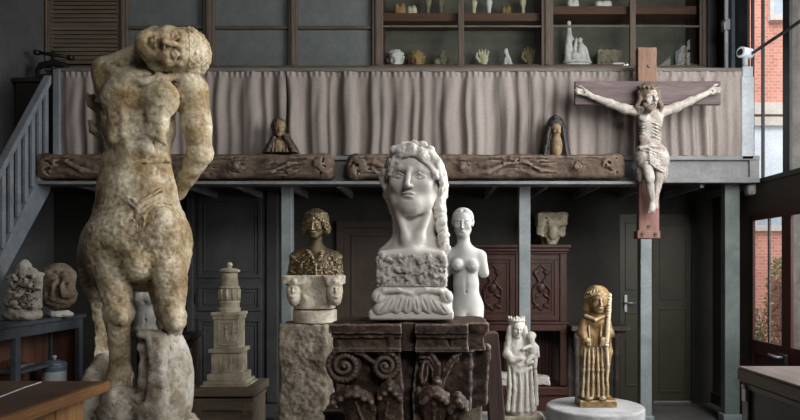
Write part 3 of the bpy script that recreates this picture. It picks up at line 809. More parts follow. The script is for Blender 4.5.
for j in range(6):
    o = j * 0.06
    wave([(-0.02, -0.40 + o * 0.25, -0.33 + o * 1.3), (-0.22, -0.34, -0.30 + o * 1.3), (-0.36, -0.16, -0.18 + o * 1.3), (-0.41, 0.03, -0.08 + o * 1.3), (-0.36, 0.24, 0.0 + o * 1.2)], 0.062, seed=j)
    wave([(0.03, -0.41 + o * 0.25, -0.33 + o * 1.3), (0.2, -0.37, -0.30 + o * 1.3), (0.36, -0.2, -0.2 + o * 1.3), (0.42, 0.02, -0.1 + o * 1.3), (0.40, 0.22, -0.02 + o * 1.2), (0.36, 0.38, 0.08 + o)], 0.066, seed=j + 10)
for j in range(3):
    wave([(-0.01, -0.37 + 0.035 * j, -0.375 + 0.0 * j), (-0.13, -0.345 + 0.05 * j, -0.36), (-0.25, -0.24 + 0.055 * j, -0.30), (-0.345, -0.08 + 0.05 * j, -0.21)], 0.04, wob=0.012, seed=30 + j)
    wave([(0.02, -0.37 + 0.03 * j, -0.375), (0.14, -0.345 + 0.04 * j, -0.36), (0.26, -0.25 + 0.045 * j, -0.30), (0.355, -0.09 + 0.04 * j, -0.21)], 0.042, wob=0.012, seed=40 + j)
for (x, y, z, r) in ((-0.06, -0.44, -0.22, 0.07), (0.05, -0.46, -0.18, 0.08), (-0.13, -0.43, -0.26, 0.06), (0.15, -0.46, -0.18, 0.075), (0.26, -0.40, -0.16, 0.07), (0.0, -0.49, -0.05, 0.08), (-0.02, -0.42, -0.33, 0.045), (0.34, -0.28, -0.16, 0.06), (-0.24, -0.37, -0.2, 0.06), (-0.34, -0.24, -0.12, 0.06), (0.42, -0.08, -0.06, 0.06), (0.44, 0.1, -0.02, 0.05)):
    Hh.ell((x, y, z), (r, r * 0.8, r), ang=x * 150, k=0.02)
Hh.frame()
for i in range(9):
    u = i / 8
    Hh.ell((438 + 7 * u, 197 + 52 * u, 8 - 22 * u + 3 * (i % 2)), (6.5 - 0.5 * u, 5.2, 6), ang=35 if i % 2 else -35, k=1.2)
    Hh.ell((441 + 3 * u, 200 + 46 * u, 14 - 16 * u), (5, 6, 6), k=2)
Hh.chain([(390, 194, 12), (395, 208, 18), (399, 222, 20)], [7, 6, 5], k=3)
Hh.noise(0.22, 0.9, 4, 2)
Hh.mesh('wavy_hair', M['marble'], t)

# its base block carved with leaves
t = thing('carved_marble_block', W(412, 317.6, Yb), 'rounded white marble block with carved leaves under the large marble head', 'plinth')
S = Sculpt(Yb, (362, 278, -60), (462, 326, 60), 0.75, 2.0)
S.box((412, 301.8, 1), (39.5, 15.8, 38), 12)
S.box((412, 312.5, 1), (40.5, 5, 39), 3)
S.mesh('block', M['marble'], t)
L = Sculpt(Yb, (362, 278, -66), (462, 326, -10), 0.6, 1.0)
for q in (-1, 1):
    for i, (dx, dy, an, ln) in enumerate(((4, 3, -12, 11), (13, 2.5, -28, 12), (22, 3.5, -42, 12), (30, 7, -62, 10), (34, -4, -30, 7))):
        L.ell((412 + q * dx, 301 + dy, -36), (7.0, ln, 6.5), ang=q * an, k=1.6)
        L.cone((412 + q * (dx + ln * 0.42 * math.sin(math.radians(-an))), 301 + dy + ln * 0.5, -41.5), (412 + q * (dx - ln * 0.3 * math.sin(math.radians(-an))), 301 + dy - ln * 0.4, -41.5), 0.8, k=1.0, op='-')
L.chain([(374, 300, -36), (384, 291, -38), (398, 290, -38.5), (412, 294, -38), (426, 290, -38.5), (440, 291, -38), (450, 300, -36)], 2.6, k=1.5)
L.noise(0.2, 0.4, 3)
L.mesh('leaf_carving', M['marble'], t)

# ------------------------------------------------------------------ marble nude behind it
Yn = 3.8
zt_n = zz(320, Yn)
t = thing('stone_pedestal', (lx(465, Yn), Yn, 0), 'plain grey stone pedestal under the nude torso, behind the carved capital', 'pedestal')
obj('shaft', box(lx(449, Yn), lx(481, Yn), Yn - 0.09, Yn + 0.09, 0.12, zt_n), M['rough_stone'], t, bevel=0.01)
obj('base', box(lx(445, Yn), lx(485, Yn), Yn - 0.11, Yn + 0.11, 0, 0.12), M['rough_stone'], t, bevel=0.01)
t = thing('marble_torso', W(465, 320, Yn), 'white marble nude woman without forearms behind the large head', 'sculpture')
S = Sculpt(Yn, (438, 200, -26), (496, 326, 26), 0.55, 4.0)
head(S, (462.8, 222.5, -1), 28.5, yaw=6, pitch=4, wide=1.05)
S.k = 4
S.cone((463, 234, 1), (464, 249, 1), 6.2, 6.8)
S.chain([(450, 255, 2), (464, 251, 1), (479, 256, 2)], [6.5, 7, 6.5], k=5)
S.ell((464.5, 263, 1), (16, 15, 10.5)); S.ell((466, 284, 1), (13, 18, 9.5), k=6); S.ell((467, 309, 2), (17, 20, 12), k=7)
S.ell((457, 265, -8.5), (6.3, 6.2, 5.5), k=2.5); S.ell((472.5, 266, -8.5), (6.3, 6.2, 5.5), k=2.5)
S.ell((457, 266, -13.6), .8, k=1.2); S.ell((472.5, 267, -13.6), .8, k=1.2)
S.cone((480.5, 257, 2), (484, 273, 3), 6.0, 5.0, k=3); S.cone((449, 257, 2), (446, 272, 3), 5.8, 5.0, k=3)
S.ell((466, 292, -8.6), (1, 1.4, 1.6), k=1.5, op='-')
S.chain([(466, 270, -10), (466, 288, -9.5)], 1.0, k=3, op='-')
S.ell((461, 320, -3), (8.5, 12, 9), k=5); S.ell((474, 320, -3), (8.5, 12, 9), k=5); S.cone((467.5, 316, -12), (467.5, 330, -12), 1.5, k=3, op='-')
S.cut(1, 320.2, '<')
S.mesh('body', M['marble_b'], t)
Hh = Sculpt(Yn, (440, 200, -24), (490, 250, 26), 0.5, 1.0)
Hh.frame((462.8, 222.5, -1), 28.5, yaw=6, pitch=4)
Hh.ell((0, -0.17, 0.1), (0.38, 0.36, 0.42), k=0.05); Hh.ell((0, 0.12, -0.42), (0.27, 0.4, 0.34), k=0.06, op='-'); Hh.ell((0, 0.5, 0.0), (0.5, 0.35, 0.8), k=0.05, op='-')
Hh.frame()
for q in (-1, 1):
    for j in range(4): curls(Hh, [(462.8 + q * 2, 211 + j, -8 + j * 4), (462.8 + q * 8, 214.5 + j, -6 + j * 4), (462.8 + q * 9.5, 223, -1 + j * 3)], 1.5, 10, 0.4, 1.2, 5 + j)
Hh.ell((463, 224, 12), (6, 6, 5), k=1.5)
Hh.mesh('hair', M['marble_b'], t)

# ------------------------------------------------------------------ dying centaur
Yc = 4.5
t = thing('centaur_statue', W(140, CY + EYE / Yc * F_PX, Yc), 'tall stained plaster centaur statue with head fallen on one shoulder', 'statue')
FL = CY + EYE / Yc * F_PX     # the floor, in pixels at Yc
S = Sculpt(Yc, (44, 14, -78), (226, 412, 186), 1.25, 8.0)
S.cone((106, 71, 2), (160, 47, -6), 12.5, 11.5)
S.ell((140, 94, 2), (40, 30, 28)); S.ell((109, 80, 4), (14, 20, 18)); S.ell((139, 126, 2), (36.5, 36, 26)); S.ell((137, 164, 2), (33.5, 34, 25)); S.ell((137, 184, 0), (35, 26, 27))
S.k = 5
S.ell((121, 97, -19), (20, 19, 11), ang=-12); S.ell((160, 99, -19), (20, 20, 11), ang=14)
S.chain([(108, 68, -12), (126, 76, -20), (138, 82, -24)], [4, 3.5, 3], k=4); S.chain([(186, 76, -12), (160, 78, -20), (142, 82, -24)], [4, 3.5, 3], k=4)
for q, cx in ((-1, 124), (1, 150)):     # ribs and belly muscles
    for i in range(4):
        y = 114 + i * 8
        S.chain([(cx + q * 1, y - 3, -24), (cx + q * 11, y + 2, -21.5), (cx + q * 17, y + 8, -15)], [1.4, 1.8, 0.8], k=8)
    for i, y in enumerate((134, 149, 170)):
        S.ell((137 + q * 9, y, -20.5), (9, 8, 4), k=6)
    S.ell((137 + q * 13, 186, -22), (10, 10, 6), k=6)
    S.ell((137 + q * 25, 174, -8), (8, 17, 9), k=8)

S.chain([(139, 84, -31), (137, 110, -30), (135.5, 140, -28), (135, 165, -28), (137, 198, -31)], [1.4, 1.6, 2.0, 1.8, 1.4], k=4, op='-')
S.ell((137, 158, -27), (2, 2.5, 3), k=2, op='-')
a0 = [(137 + 33 * math.sin(a), 163 + 1.0 * math.cos(a * 3), 2 - 25.5 * math.cos(a)) for a in np.linspace(-1.5, 1.5, 18)]
S.chain(a0, 1.1, k=0.8, op='-')
# arm on the right, folded behind the back
S.k = 6
S.ell((189, 90, 2), (18, 18, 17)); S.cone((193, 94, 2), (199, 150, 12), 15, 11.5); S.ell((194, 122, -3), (12.5, 21, 12), k=4); S.ell((202, 128, 8), (9.5, 20, 10), k=4)
S.ell((200, 154, 14), (11, 10, 10), k=4); S.cone((200, 154, 14), (177, 193, 46), 11.5, 7.5); S.ell((194, 164, 18), (11, 13, 10), ang=38, k=4)

# arm on the left, drawn back
S.cone((111, 82, 12), (112, 118, 44), 12, 8); S.cone((112, 118, 44), (124, 150, 62), 8, 7)
# head
head(S, (174, 51, -14), 70, ang=91, yaw=-3, pitch=-26, wide=1.0, lids=1.2)
S.ell((164, 72, -4), (16, 9, 12), k=5)
# front of the horse
S.k = 15
S.ell((140, 240, -4), (44, 46, 37)); S.ell((170, 248, 0), (18.5, 40, 30)); S.ell((109, 252, 0), (18, 42, 32)); S.ell((137, 200, -2), (37.5, 34, 29)); S.ell((140, 268, 0), (36, 22, 26))
S.k = 4.5
S.k = 9; S.ell((117, 234, -27), (21, 27, 13), ang=6); S.ell((159, 234, -27), (22, 28, 13), ang=-6); S.k = 5; S.ell((139, 262, -28), (17, 20, 16))
S.chain([(137, 208, -46), (137.5, 235, -49), (139, 258, -46)], [1.0, 1.6, 1.4], k=5, op='-')
S.k = 9
S.cone((134, 244, 22), (118, 254, 128), 45, 38); S.ell((97, 262, 104), (22, 42, 34)); S.ell((154, 256, 116), (20, 32, 28))
# legs
S.k = 5
S.ell((113, 262, -18), (18, 34, 20)); S.cone((114, 272, -24), (118, 308, -30), 17.5, 13); S.ell((112, 286, -30), (11, 20, 11), k=4); S.ell((119, 314, -32), (14, 13, 14)); S.ell((121, 318, -42), (7, 8, 5), k=3)
S.cone((119, 320, -30), (120, 370, -26), 11.5, 9.5); S.cone((119, 322, -22), (119, 370, -17), 6, 6, k=3); S.ell((119, 373, -27), (12, 9, 12)); S.cone((119, 380, -28), (118, 397, -33), 10.5, 14)
S.cone((168, 266, -18), (172, 312, -30), 17.5, 12); S.ell((176, 286, -24), (10, 22, 12), k=4); S.ell((174, 319, -33), (11, 13, 12)); S.ell((174, 324, -42), (6, 7, 4), k=3); S.cone((174, 322, -26), (170, 344, 26), 10, 8.5); S.cone((168, 346, 26), (166, 352, 44), 8.5, 10)
S.cone((95, 280, 108), (97, 333, 118), 20, 13.5); S.ell((97, 338, 118), (13, 11, 13)); S.cone((97, 340, 118), (101, 384, 106), 12, 10.5); S.cone((101, 386, 104), (101, 400, 98), 10, 14)
S.cone((164, 288, 112), (172, 340, 126), 15, 9.5); S.ell((172, 341, 126), (9.5, 9, 11)); S.cone((172, 343, 124), (170, 384, 112), 8.5, 8); S.cone((170, 386, 110), (170, 400, 104), 8.5, 11)
S.noise(0.055, 0.9, 21, 2); S.noise(0.3, 0.4, 23, 2); S.noise(0.16, 0.45, 25, 2, ymin=205); S.noise(0.36, 0.5, 27, 1, ymin=205)
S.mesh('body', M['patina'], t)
# the shaggy garland and belly hair
Hh = Sculpt(Yc, (88, 180, -80), (190, 300, 0), 0.9, 2.0)
rs2 = random.Random(77)
for row in range(3):
    for i in range(26):
        x = 112 + i * 2.0 + rs2.uniform(-.6, .6); f = abs(x - 138) / 26.0
        y = 193 + 15 * max(0, 1 - f) ** 0.9 + (row - 1) * 4.2 + rs2.uniform(-1, 1); sg = 1 if x > 138 else -1
        d = -(28.5 + 6.5 * max(0, 1 - f)) * math.sqrt(max(0.05, 1 - ((x - 137) / 38.0) ** 2)) - (1.5 if row == 1 else 0)
        Hh.ell((x, y, d + .8), (1.8, 5.0, 3.0), ang=sg * (38 - 24 * (row == 2)), k=1.1)
for i in range(46):
    x = 138 + rs2.uniform(-9, 9) * (1 + 0.4 * (i % 3)); y = rs2.uniform(214, 276)
    d = -39.5 + ((x - 138) / 20) ** 2 * 6 + max(0, (y - 248)) * 0.12
    Hh.cone((x, y, d), (x + rs2.uniform(-2, 2), y + rs2.uniform(3, 6), d + 0.6), 1.2, 0.6, k=0.8)
Hh.mesh('shaggy_garland', M['patina'], t)
# cropped hair
Hh = Sculpt(Yc, (150, 16, -60), (222, 84, 40), 0.8, 1.0)
Hh.frame((174, 51, -14), 70, ang=91, yaw=-3, pitch=-26)
Hh.ell((0, -0.16, 0.06), (0.36, 0.35, 0.43), k=0.04); Hh.ell((0, 0.2, -0.4), (0.34, 0.45, 0.42), k=0.03, op='-'); Hh.box((0, 0.45, 0), (0.7, 0.45, 0.8), 0.01, k=0.02, op='-')
rs2 = random.Random(5)
for i in range(260):
    a = rs2.uniform(-1.0, 1.0) * PI; e = rs2.uniform(0.02, 1.0)
    ce = math.cos(e * 1.5); x = 0.35 * math.sin(a) * ce; z = -0.41 * math.cos(a) * ce + 0.06; y = -0.17 - 0.325 * math.sin(e * 1.5)
    Hh.ell((x, y, z), (0.034, 0.024, 0.028), ang=rs2.uniform(0, 180), k=0.012)
Hh.chain([(0.345 * math.sin(a), -0.18 + 0.01 * math.cos(a), 0.05 - 0.415 * math.cos(a)) for a in np.linspace(-2.0, 2.0, 16)], 0.016, k=0.015)
Hh.frame()
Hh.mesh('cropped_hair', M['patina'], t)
# lyre fragments clasped behind the back
Hh = Sculpt(Yc, (74, 84, 0), (120, 160, 80), 0.9, 2.0)
Hh.chain([(99, 110, 28), (92, 104, 26), (87, 95, 24)], [5, 4, 2.8]); Hh.chain([(102, 136, 34), (94, 130, 30), (90, 122, 28)], [5, 4, 2.6]); Hh.ell((93, 97, 26), (3.6, 3.6, 3)); Hh.cone((101, 108, 32), (106, 150, 36), 6, 6)
Hh.noise(0.15, 0.8, 3)
Hh.mesh('broken_lyre', M['patina'], t)
# rock the horse rests on
S = Sculpt(Yc, (60, 318, -84), (222, FL + 4, 175), 1.5, 6.0)
S.cone((160, 352, -20), (162, 412, -18), 19, 26); S.box((158, 380, -26), (15, 50, 22), 7); S.ell((171, 384, -8), (19, 50, 28))
S.ell((134, 446, 10), (46, 46, 50)); S.ell((104, 404, 40), (15, 50, 46)); S.box((133, FL - 40, 30), (45, 46, 78), 14); S.ell((114, 396, 96), (20, 40, 26)); S.ell((158, 396, 104), (18, 30, 24))
S.cone((120, 398, -34), (120, 412, -32), 17, 20, k=5)
S.cone((139, 345, -44), (137, 398, -46), 9, 9, k=4, op='-')
S.noise(0.05, 2.2, 31, 3); S.noise(0.25, 0.7, 33, 2); S.cut(1, FL, '<')
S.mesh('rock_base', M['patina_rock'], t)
S = Sculpt(Yc, (140, 322, -70), (206, 440, 60), 1.2, 4.0)
S.ell((173, 384, -2), (18.5, 52, 31)); S.ell((170, 350, -8), (12, 20, 20)); S.noise(0.05, 1.2, 35, 2); S.noise(0.25, 0.4, 36, 1)
o = S.mesh('rock_side', M['plaster_side'], t); o['label'] = 'smooth whiter side of the rock'
# ------------------------------------------------------------------ curtain panels on the gallery railing
def linen():
    t = NT('linen'); v = t.coords((1, 1, 0.25))
    col = t.ramp(t.noise(v, 2.2, 7, 0.65, 0.3), [(0.35, srgb(122, 114, 110)), (0.65, srgb(154, 145, 140))])
    g = t.noise(t.coords(), 60, 3, 0.6)
    col = t.mix(col, t.ramp(g, [(0.3, 0.82), (0.7, 1.0)]), 1.0, 'MULTIPLY')
    t.bump(g, 0.15, 0.004)
    return t.done(col, 0.95, 0, 0.1)
M['linen'] = linen()
def curtain(px0, px1, label, seed, amp, front):
    a, b = lx(px0, 7.0), lx(px1, 7.0)
    z1, z0 = zz(73.0, 7.0), zz(157.0, 7.0)
    rs = random.Random(seed)
    nx, nz = 420, 44
    ph = [(rs.uniform(14, 60), rs.uniform(0, 6.28), rs.uniform(0.5, 1)) for _ in range(8)]
    bm = bmesh.new(); G = []
    for j in range(nz + 1):
        v = j / nz; row = []
        for i in range(nx + 1):
            x = a + (b - a) * i / nx
            f = sum(w * math.sin(q * x + p + 0.35 * math.sin(3.1 * x + 2 * v)) / (1 + q * 0.02) for q, p, w in ph) / 3.0
            f = math.copysign(abs(f) ** 0.8, f)
            tight = 0.55 + 0.75 * math.sin(PI * min(1, v * 1.3) * 0.5)
            y = front + amp * f * tight + 0.004 * math.sin(40 * x + 9 * v) * (1 - v)
            if v < 0.06: y += 0.006 * math.sin(110 * x)
            row.append(bm.verts.new((x + 0.006 * math.sin(7 * v + x * 5), y, z1 + (z0 - z1) * v - (0.006 * math.sin(9 * x) if j == nz else 0))))
        G.append(row)
    for j in range(nz):
        for i in range(nx): bm.faces.new((G[j][i], G[j + 1][i], G[j + 1][i + 1], G[j][i + 1]))
    o = obj('curtain', bm, M['linen'], None, ((a + b) / 2, 7.0, z0), smooth=True)
    tag(o, label, 'curtain', 'linen curtains along the gallery railing')
curtain(60, 287, 'grey-brown linen curtain on the railing behind the centaur', 3, 0.046, 6.955)
curtain(287.6, 527.6, 'grey-brown linen curtain on the railing above the large marble head', 8, 0.046, 6.96)
curtain(528.2, 741, 'paler linen curtain on the railing behind the crucifix', 15, 0.034, 6.955)

# ------------------------------------------------------------------ carved beams on the ledge
YB = 6.84
def beam(px0, px1, label, seed, motif):
    S = Sculpt(YB, (px0 - 6, 146, -17), (px1 + 6, 188, 17), 0.85, 1.5)
    cx, hw = (px0 + px1) / 2, (px1 - px0) / 2
    S.box((cx, 167.5, 1), (hw, 12.0, 11), 4.5)
    S.cone((px0 + 8, 157.5, -9), (px1 - 8, 157.5, -9), 1.6, k=2.5)
    rs = random.Random(seed)
    for e, sg in ((px0 + 9, -1), (px1 - 10, 1)):
        S.ell((e, 167, -3), (11, 13, 10), k=3); S.ell((e - sg * 4, 164, -10), (6, 5, 3.5), ang=sg * 30, k=1.5); S.ell((e + sg * 3, 171, -10), (6, 4, 3), ang=-sg * 25, k=1.5)
        for i in range(5): S.ell((e + rs.uniform(-7, 7), 167 + rs.uniform(-8, 8), -12), (rs.uniform(2, 4), rs.uniform(1, 1.6), 2), ang=rs.uniform(0, 180), k=1, op='-')
    x = px0 + 36; i = 0
    while x < px1 - 34:
        s = 1 if i % 2 else -1
        if i % 3 == motif:
            S.ell((x, 166.5, -8.5), (8.5, 8, 4.5), k=2); S.ell((x, 166.5, -12.5), (3.2, 3.2, 2.2), k=1)
            S.chain([(x + 7 * math.cos(a), 166.5 + 6.5 * math.sin(a), -11.6) for a in np.linspace(0, 6.28, 14)], .8, k=.8, op='-')
        else:
            S.chain([(x - 24, 167 + s * 6, -8.5), (x - 10, 167 + s * 5, -10.5), (x + 6, 167 - s * 3, -11), (x + 24, 167 - s * 6, -8.5)], [1.4, 2.3, 2.3, 1.2], k=2)
            S.ell((x + 8, 167 + s * 4.5, -9), (13, 3.6, 3), ang=-s * 12, k=2); S.ell((x - 10, 167 - s * 4.5, -9), (13, 3.4, 3), ang=-s * 12, k=2)
            S.cone((x - 2, 167 + s * 6, -12), (x + 18, 167 + s * 2.5, -12), .7, k=1, op='-')
        x += rs.uniform(36, 46); i += 1
    for i in range(int(hw / 2.2)):
        x = rs.uniform(px0 + 6, px1 - 6); y = rs.uniform(157, 178); S.cone((x, y, -10.5), (x + rs.uniform(6, 16), y + rs.uniform(-1, 1), -10.5), .6, k=1, op='-')
    S.noise(0.06, 0.9, seed, 3); S.noise(0.3, .3, seed + 3, 1)
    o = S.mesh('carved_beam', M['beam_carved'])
    return tag(o, label, 'carved beam', 'carved beams on the gallery ledge')
beam(40, 333, 'weathered carved wooden beam on the gallery ledge, behind the centaur', 4, 1)
beam(348, 622, 'weathered carved wooden beam on the gallery ledge, behind the marble head', 9, 2)

# ------------------------------------------------------------------ two small busts standing on the beams
Yk = 6.80
t = thing('saint_bust', W(281, 153, Yk), 'small brown bust with bare face and open cloak on the left carved beam', 'sculpture')
S = Sculpt(Yk, (258, 112, -14), (306, 158, 14), 0.45, 2.0)
head(S, (279.5, 128, -2), 17, yaw=-14, ang=4, pitch=4, ears=False)
S.cone((280, 135, 0), (280, 143, 0), 3.2, 3.6); S.ell((280, 149, -1), (9, 10, 7)); S.cut(1, 153.0, '<')
S.mesh('body', M['small_flesh'], t)
S = Sculpt(Yk, (258, 112, -16), (306, 158, 16), 0.45, 1.5)
S.ell((278.5, 126.5, 1), (7.6, 8.6, 7)); S.ell((279.5, 130, -7), (5.4, 8, 6), op='-', k=1)
S.noise(0.5, 0.5, 3, 2); S.mesh('hair', M['small_brown'], t)
S = Sculpt(Yk, (256, 112, -18), (308, 158, 18), 0.45, 1.5)
S.cone((275, 140, 1), (268, 156, 1), 5, 6.5); S.cone((286, 138, 1), (294, 156, 1), 5, 7); S.ell((280, 150, 3), (13, 12, 7)); S.chain([(285, 136, -5), (291, 146, -7), (295, 155, -7)], [2.2, 2.6, 3]); S.chain([(274, 138, -5), (270, 147, -6), (266, 155, -6)], [2, 2.4, 2.6])
for i in range(5): S.chain([(274 + i * 3, 141, -6.5), (272 + i * 4, 155, -8)], 0.9, k=0.7)
S.ell((280.5, 143, -8), (3, 7, 4), op='-', k=1); S.noise(0.35, 0.5, 4, 2); S.cut(1, 153.0, '<')
S.mesh('cloak', M['small_brown'], t)

t = thing('nun_bust', W(555.5, 157, Yk), 'small bust in a black veil on the right carved beam', 'sculpture')
S = Sculpt(Yk, (538, 112, -14), (574, 160, 14), 0.45, 2.0)
head(S, (556, 130, -3), 15, yaw=-8, pitch=6, ears=False)
S.ell((556.5, 146, -3), (6, 12, 6)); S.cut(1, 156.5, '<')
S.mesh('body', M['small_flesh'], t)
S = Sculpt(Yk, (536, 110, -18), (576, 162, 18), 0.45, 1.5)
S.ell((555.5, 126, 1), (9, 10.5, 8)); S.ell((555.5, 118, -2), (5, 3, 5)); S.cone((551, 130, 2), (546.5, 157, 2), 5.5, 5); S.cone((561, 130, 2), (566, 157, 2), 5.5, 5); S.ell((556, 148, 4), (12, 14, 8))
S.ell((556.5, 132, -9), (5.2, 9, 7), op='-', k=1); S.ell((557, 148, -11), (4.5, 13, 6), op='-', k=1.5)
S.chain([(549, 128, -6), (547, 142, -7), (544.5, 156, -7)], 1.5); S.chain([(563, 128, -6), (565, 142, -7), (567, 156, -7)], 1.5)
S.noise(0.3, 0.4, 5, 2); S.cut(1, 156.5, '<')
S.mesh('veil', M['small_dark'], t)

# ------------------------------------------------------------------ crucifix on its post
Yx = 6.62
t = thing('crucifix', W(648, 238, 6.7), 'large wooden crucifix with carved figure fixed in front of a post', 'crucifix')
M['cross_up'] = wood('cross_upright_wood', (100, 74, 60), (132, 102, 84), 'z', 6, 0.75, 0.3)
M['cross_low'] = wood('cross_painted_wood', (118, 84, 76), (146, 108, 98), 'z', 6, 0.75, 0.3)
M['cross_bar'] = wood('cross_bar_wood', (78, 66, 68), (106, 92, 92), 'x', 6, 0.75, 0.3)
bm = bmesh.new(); pbx(bm, 638, 657, 47, 150, 6.70, 6.79); o = obj('upright', bm, M['cross_up'], t, bevel=0.01)
bm = bmesh.new(); pbx(bm, 639, 659.5, 150, 238, 6.70, 6.79); o = obj('lower_upright', bm, M['cross_low'], t, bevel=0.01); o['label'] = 'reddish painted foot of the upright'
obj('crossbar', pbox(575, 721, 81, 104.5, 6.66, 6.71), M['cross_bar'], t, bevel=0.006)
bm = bmesh.new(); pbx(bm, 637.5, 660.5, 230.5, 238.5, 6.66, 6.80); obj('foot_cleat', bm, M['cross_low'], t, bevel=0.008)
obj('bracket', box(lx(645, 6.8), lx(652, 6.8), 6.79, 7.05, zz(215, 6.8), zz(205, 6.8)), M['iron'], t)
obj('bracket', box(lx(645, 6.8), lx(652, 6.8), 6.79, 6.94, zz(172, 6.8), zz(165, 6.8)), M['iron'], t)
for i, px in enumerate((642.5, 649, 655.5)):
    bm = bmesh.new(); p = W(px, 234 if i != 1 else 226, 6.66 if i != 1 else 6.70); tube(bm, [p + Vector((0, 0.01, 0)), p - Vector((0, 0.02, 0))], 0.014); obj('nail', bm, M['iron'], t)
bm = bmesh.new(); p = W(649, 66, 6.70); tube(bm, [p + Vector((0, 0.01, 0)), p - Vector((0, 0.015, 0))], 0.016); obj('nail', bm, M['iron'], t)
S = Sculpt(Yx, (570, 78, -18), (726, 220, 14), 0.55, 2.5)
head(S, (648.5, 97, -3), 25, ang=-10, yaw=-16, pitch=10, ears=False)
S.cone((648, 106, 0), (649, 115, 1), 5, 5.5)
S.ell((650.5, 120, 1), (12.5, 13, 7.5)); S.ell((650, 137, 1), (10.8, 14, 6.5)); S.ell((650.5, 150, 1), (11.5, 10, 7))
S.ell((644.5, 117, -4), (6, 5, 3.5), k=1.5); S.ell((656.5, 117, -4), (6, 5, 3.5), k=1.5)
for i in range(5):
    y = 123.5 + i * 3.3
    for q in (-1, 1): S.chain([(650 + q * 2.5, y - 1.2, -7.6), (650 + q * 7, y + 0.6, -5.8), (650 + q * 10.6, y + 3, -1.5)], 0.6, k=1.2)
S.ell((650, 143, -6.5), (6, 5, 2), op='-', k=2); S.chain([(658, 123, -7), (661, 130, -4)], 0.8, op='-', k=0.6)
for pts in (((640, 112, 1), (625, 109, 0), (609, 103, -1), (592, 96.5, -1)), ((661, 112, 1), (676, 107.5, 0), (690, 101, -1), (705, 94, -1))):
    S.chain(pts, [5.6, 4.2, 3.9, 2.7], k=2)
    S.ell(pts[1], (7, 4.6, 4.2), ang=(18 if pts[1][0] < 650 else -20), k=2)
for q, hx, hy, wx, wy in ((-1, 585.5, 92.5, 592, 96.5), (1, 711.5, 91, 705, 94)):
    S.cone((wx, wy, -1), (hx, hy, -1.5), 2.7, 3.0, k=1.2); S.ell((hx + q * 1, hy, -1.5), (4.2, 3.6, 1.8), ang=q * -25, k=1)
    for i, (dx, dy) in enumerate(((9.5, -4.6), (10.6, -2.6), (10.2, -0.4), (8.6, 1.6))):
        b = (hx + q * 3.2, hy + (i - 1.5) * 1.5 - 0.6, -1.8); m = (hx + q * (3.2 + dx * 0.45), hy + dy * 0.6, -3.0); e = (hx + q * dx, hy + dy, -2.2)
        S.chain([b, m, e], [0.95, 0.85, 0.7], k=0.25)
    S.chain([(hx, hy - 2.6, -2), (hx + q * 3, hy - 5.5, -3.5), (hx + q * 6, hy - 6.6, -3.2)], [1.1, 0.9, 0.75], k=0.3)
    S.ell((hx + q * 1, hy, -3.4), (1, 1, 0.8), k=0.4, op='-')
S.cone((644.5, 156, -2), (649.5, 178, -9), 7, 5, k=2); S.ell((649.8, 178.5, -10), (4.3, 4.6, 3.6), k=1.5); S.cone((649.5, 180, -8), (652.5, 201, -5), 4.4, 2.9, k=1.5); S.ell((650, 187, -6), (4, 7, 3.8), k=1.5)
S.cone((657, 158, 0), (659.5, 178, -4), 6.5, 4.6, k=2); S.cone((659.5, 178, -4), (655, 201, -1), 4.2, 2.7, k=1)
S.cone((652.5, 201, -5), (652, 210, -7.5), 2.8, 3.6, k=1); S.cone((655, 201, -1), (655.5, 207, -3), 2.6, 3.0, k=1)
for i in range(5): S.chain([(649.4 + i * 1.35, 209.5, -8), (649 + i * 1.5, 213.2 - abs(i - 1) * 0.3, -8.5)], [0.95, 0.75], k=0.25)
S.noise(0.35, 0.28, 7, 2)
S.mesh('figure', M['polychrome'], t)
S = Sculpt(Yx, (626, 76, -20), (676, 118, 16), 0.5, 1.2)
S.frame((648.5, 97, -3), 25, ang=-10, yaw=-16, pitch=10)
S.ell((0, -0.17, 0.08), (0.42, 0.40, 0.44), k=0.05); S.ell((0, 0.12, -0.42), (0.25, 0.38, 0.32), k=0.04, op='-')
S.frame()
for q, x0, x1 in ((-1, 640, 637.5), (1, 657.5, 661)):
    for j in range(3): S.chain([(x0 + q * j * 0.3, 91, -5 + j * 4), (x0 - q * 0.5 + q * j, 99, -6 + j * 4), (x1 + q * 0.6, 106, -5 + j * 3.5), (x1 - q * 0.5, 112, -4 + j * 3)], [2.6, 2.2, 2.0, 1.2], k=0.6)
S.chain([(645, 105, -12), (649.5, 109, -13.5), (654, 105, -12)], [2.2, 3.0, 2.2], k=1); S.ell((648, 110.5, -11), (3.8, 3.6, 3), k=1)
for i in range(14): a = i * 2 * PI / 14; S.ell((648 + 10 * math.sin(a), 87.5 + 0.6 * math.sin(a * 3), -3 - 10 * math.cos(a)), (1.9, 1.5, 1.9), ang=40, k=0.4)
S.noise(0.5, 0.4, 9, 2)
S.mesh('hair_and_beard', M['dark_hair'], t)
S = Sculpt(Yx, (630, 138, -22), (674, 186, 16), 0.5, 1.5)
S.ell((651, 152, 0.5), (15.5, 10, 10)); S.ell((644, 158, -1), (9.5, 11, 10)); S.ell((659, 160, -1), (10, 13, 10)); S.ell((640.5, 172, 2), (4.4, 11, 6)); S.ell((662, 172, 1), (5.4, 11, 7))
for i in range(7): S.chain([(640 - i * 0.2, 147 + i * 2.2, -6), (650, 149 + i * 2.4 + math.sin(i), -11.5), (658, 153 + i * 2.6, -11.5), (667, 155 + i * 3.2, -4)], [1.0, 1.4, 1.4, 1.0], k=0.5)
S.chain([(640, 148, -7), (651, 145.5, -9.5), (663, 148, -6)], [1.7, 2, 2], k=0.8); S.chain([(664, 150, -6), (667.5, 158, -6), (664, 171, -6), (660, 181, -5)], [2.6, 2.2, 2.6, 1.5], k=0.8)
S.cone((645, 166, -10), (649.5, 180, -14), 5.0, 4.6, op='-', k=1)
S.noise(0.4, 0.35, 10, 2)
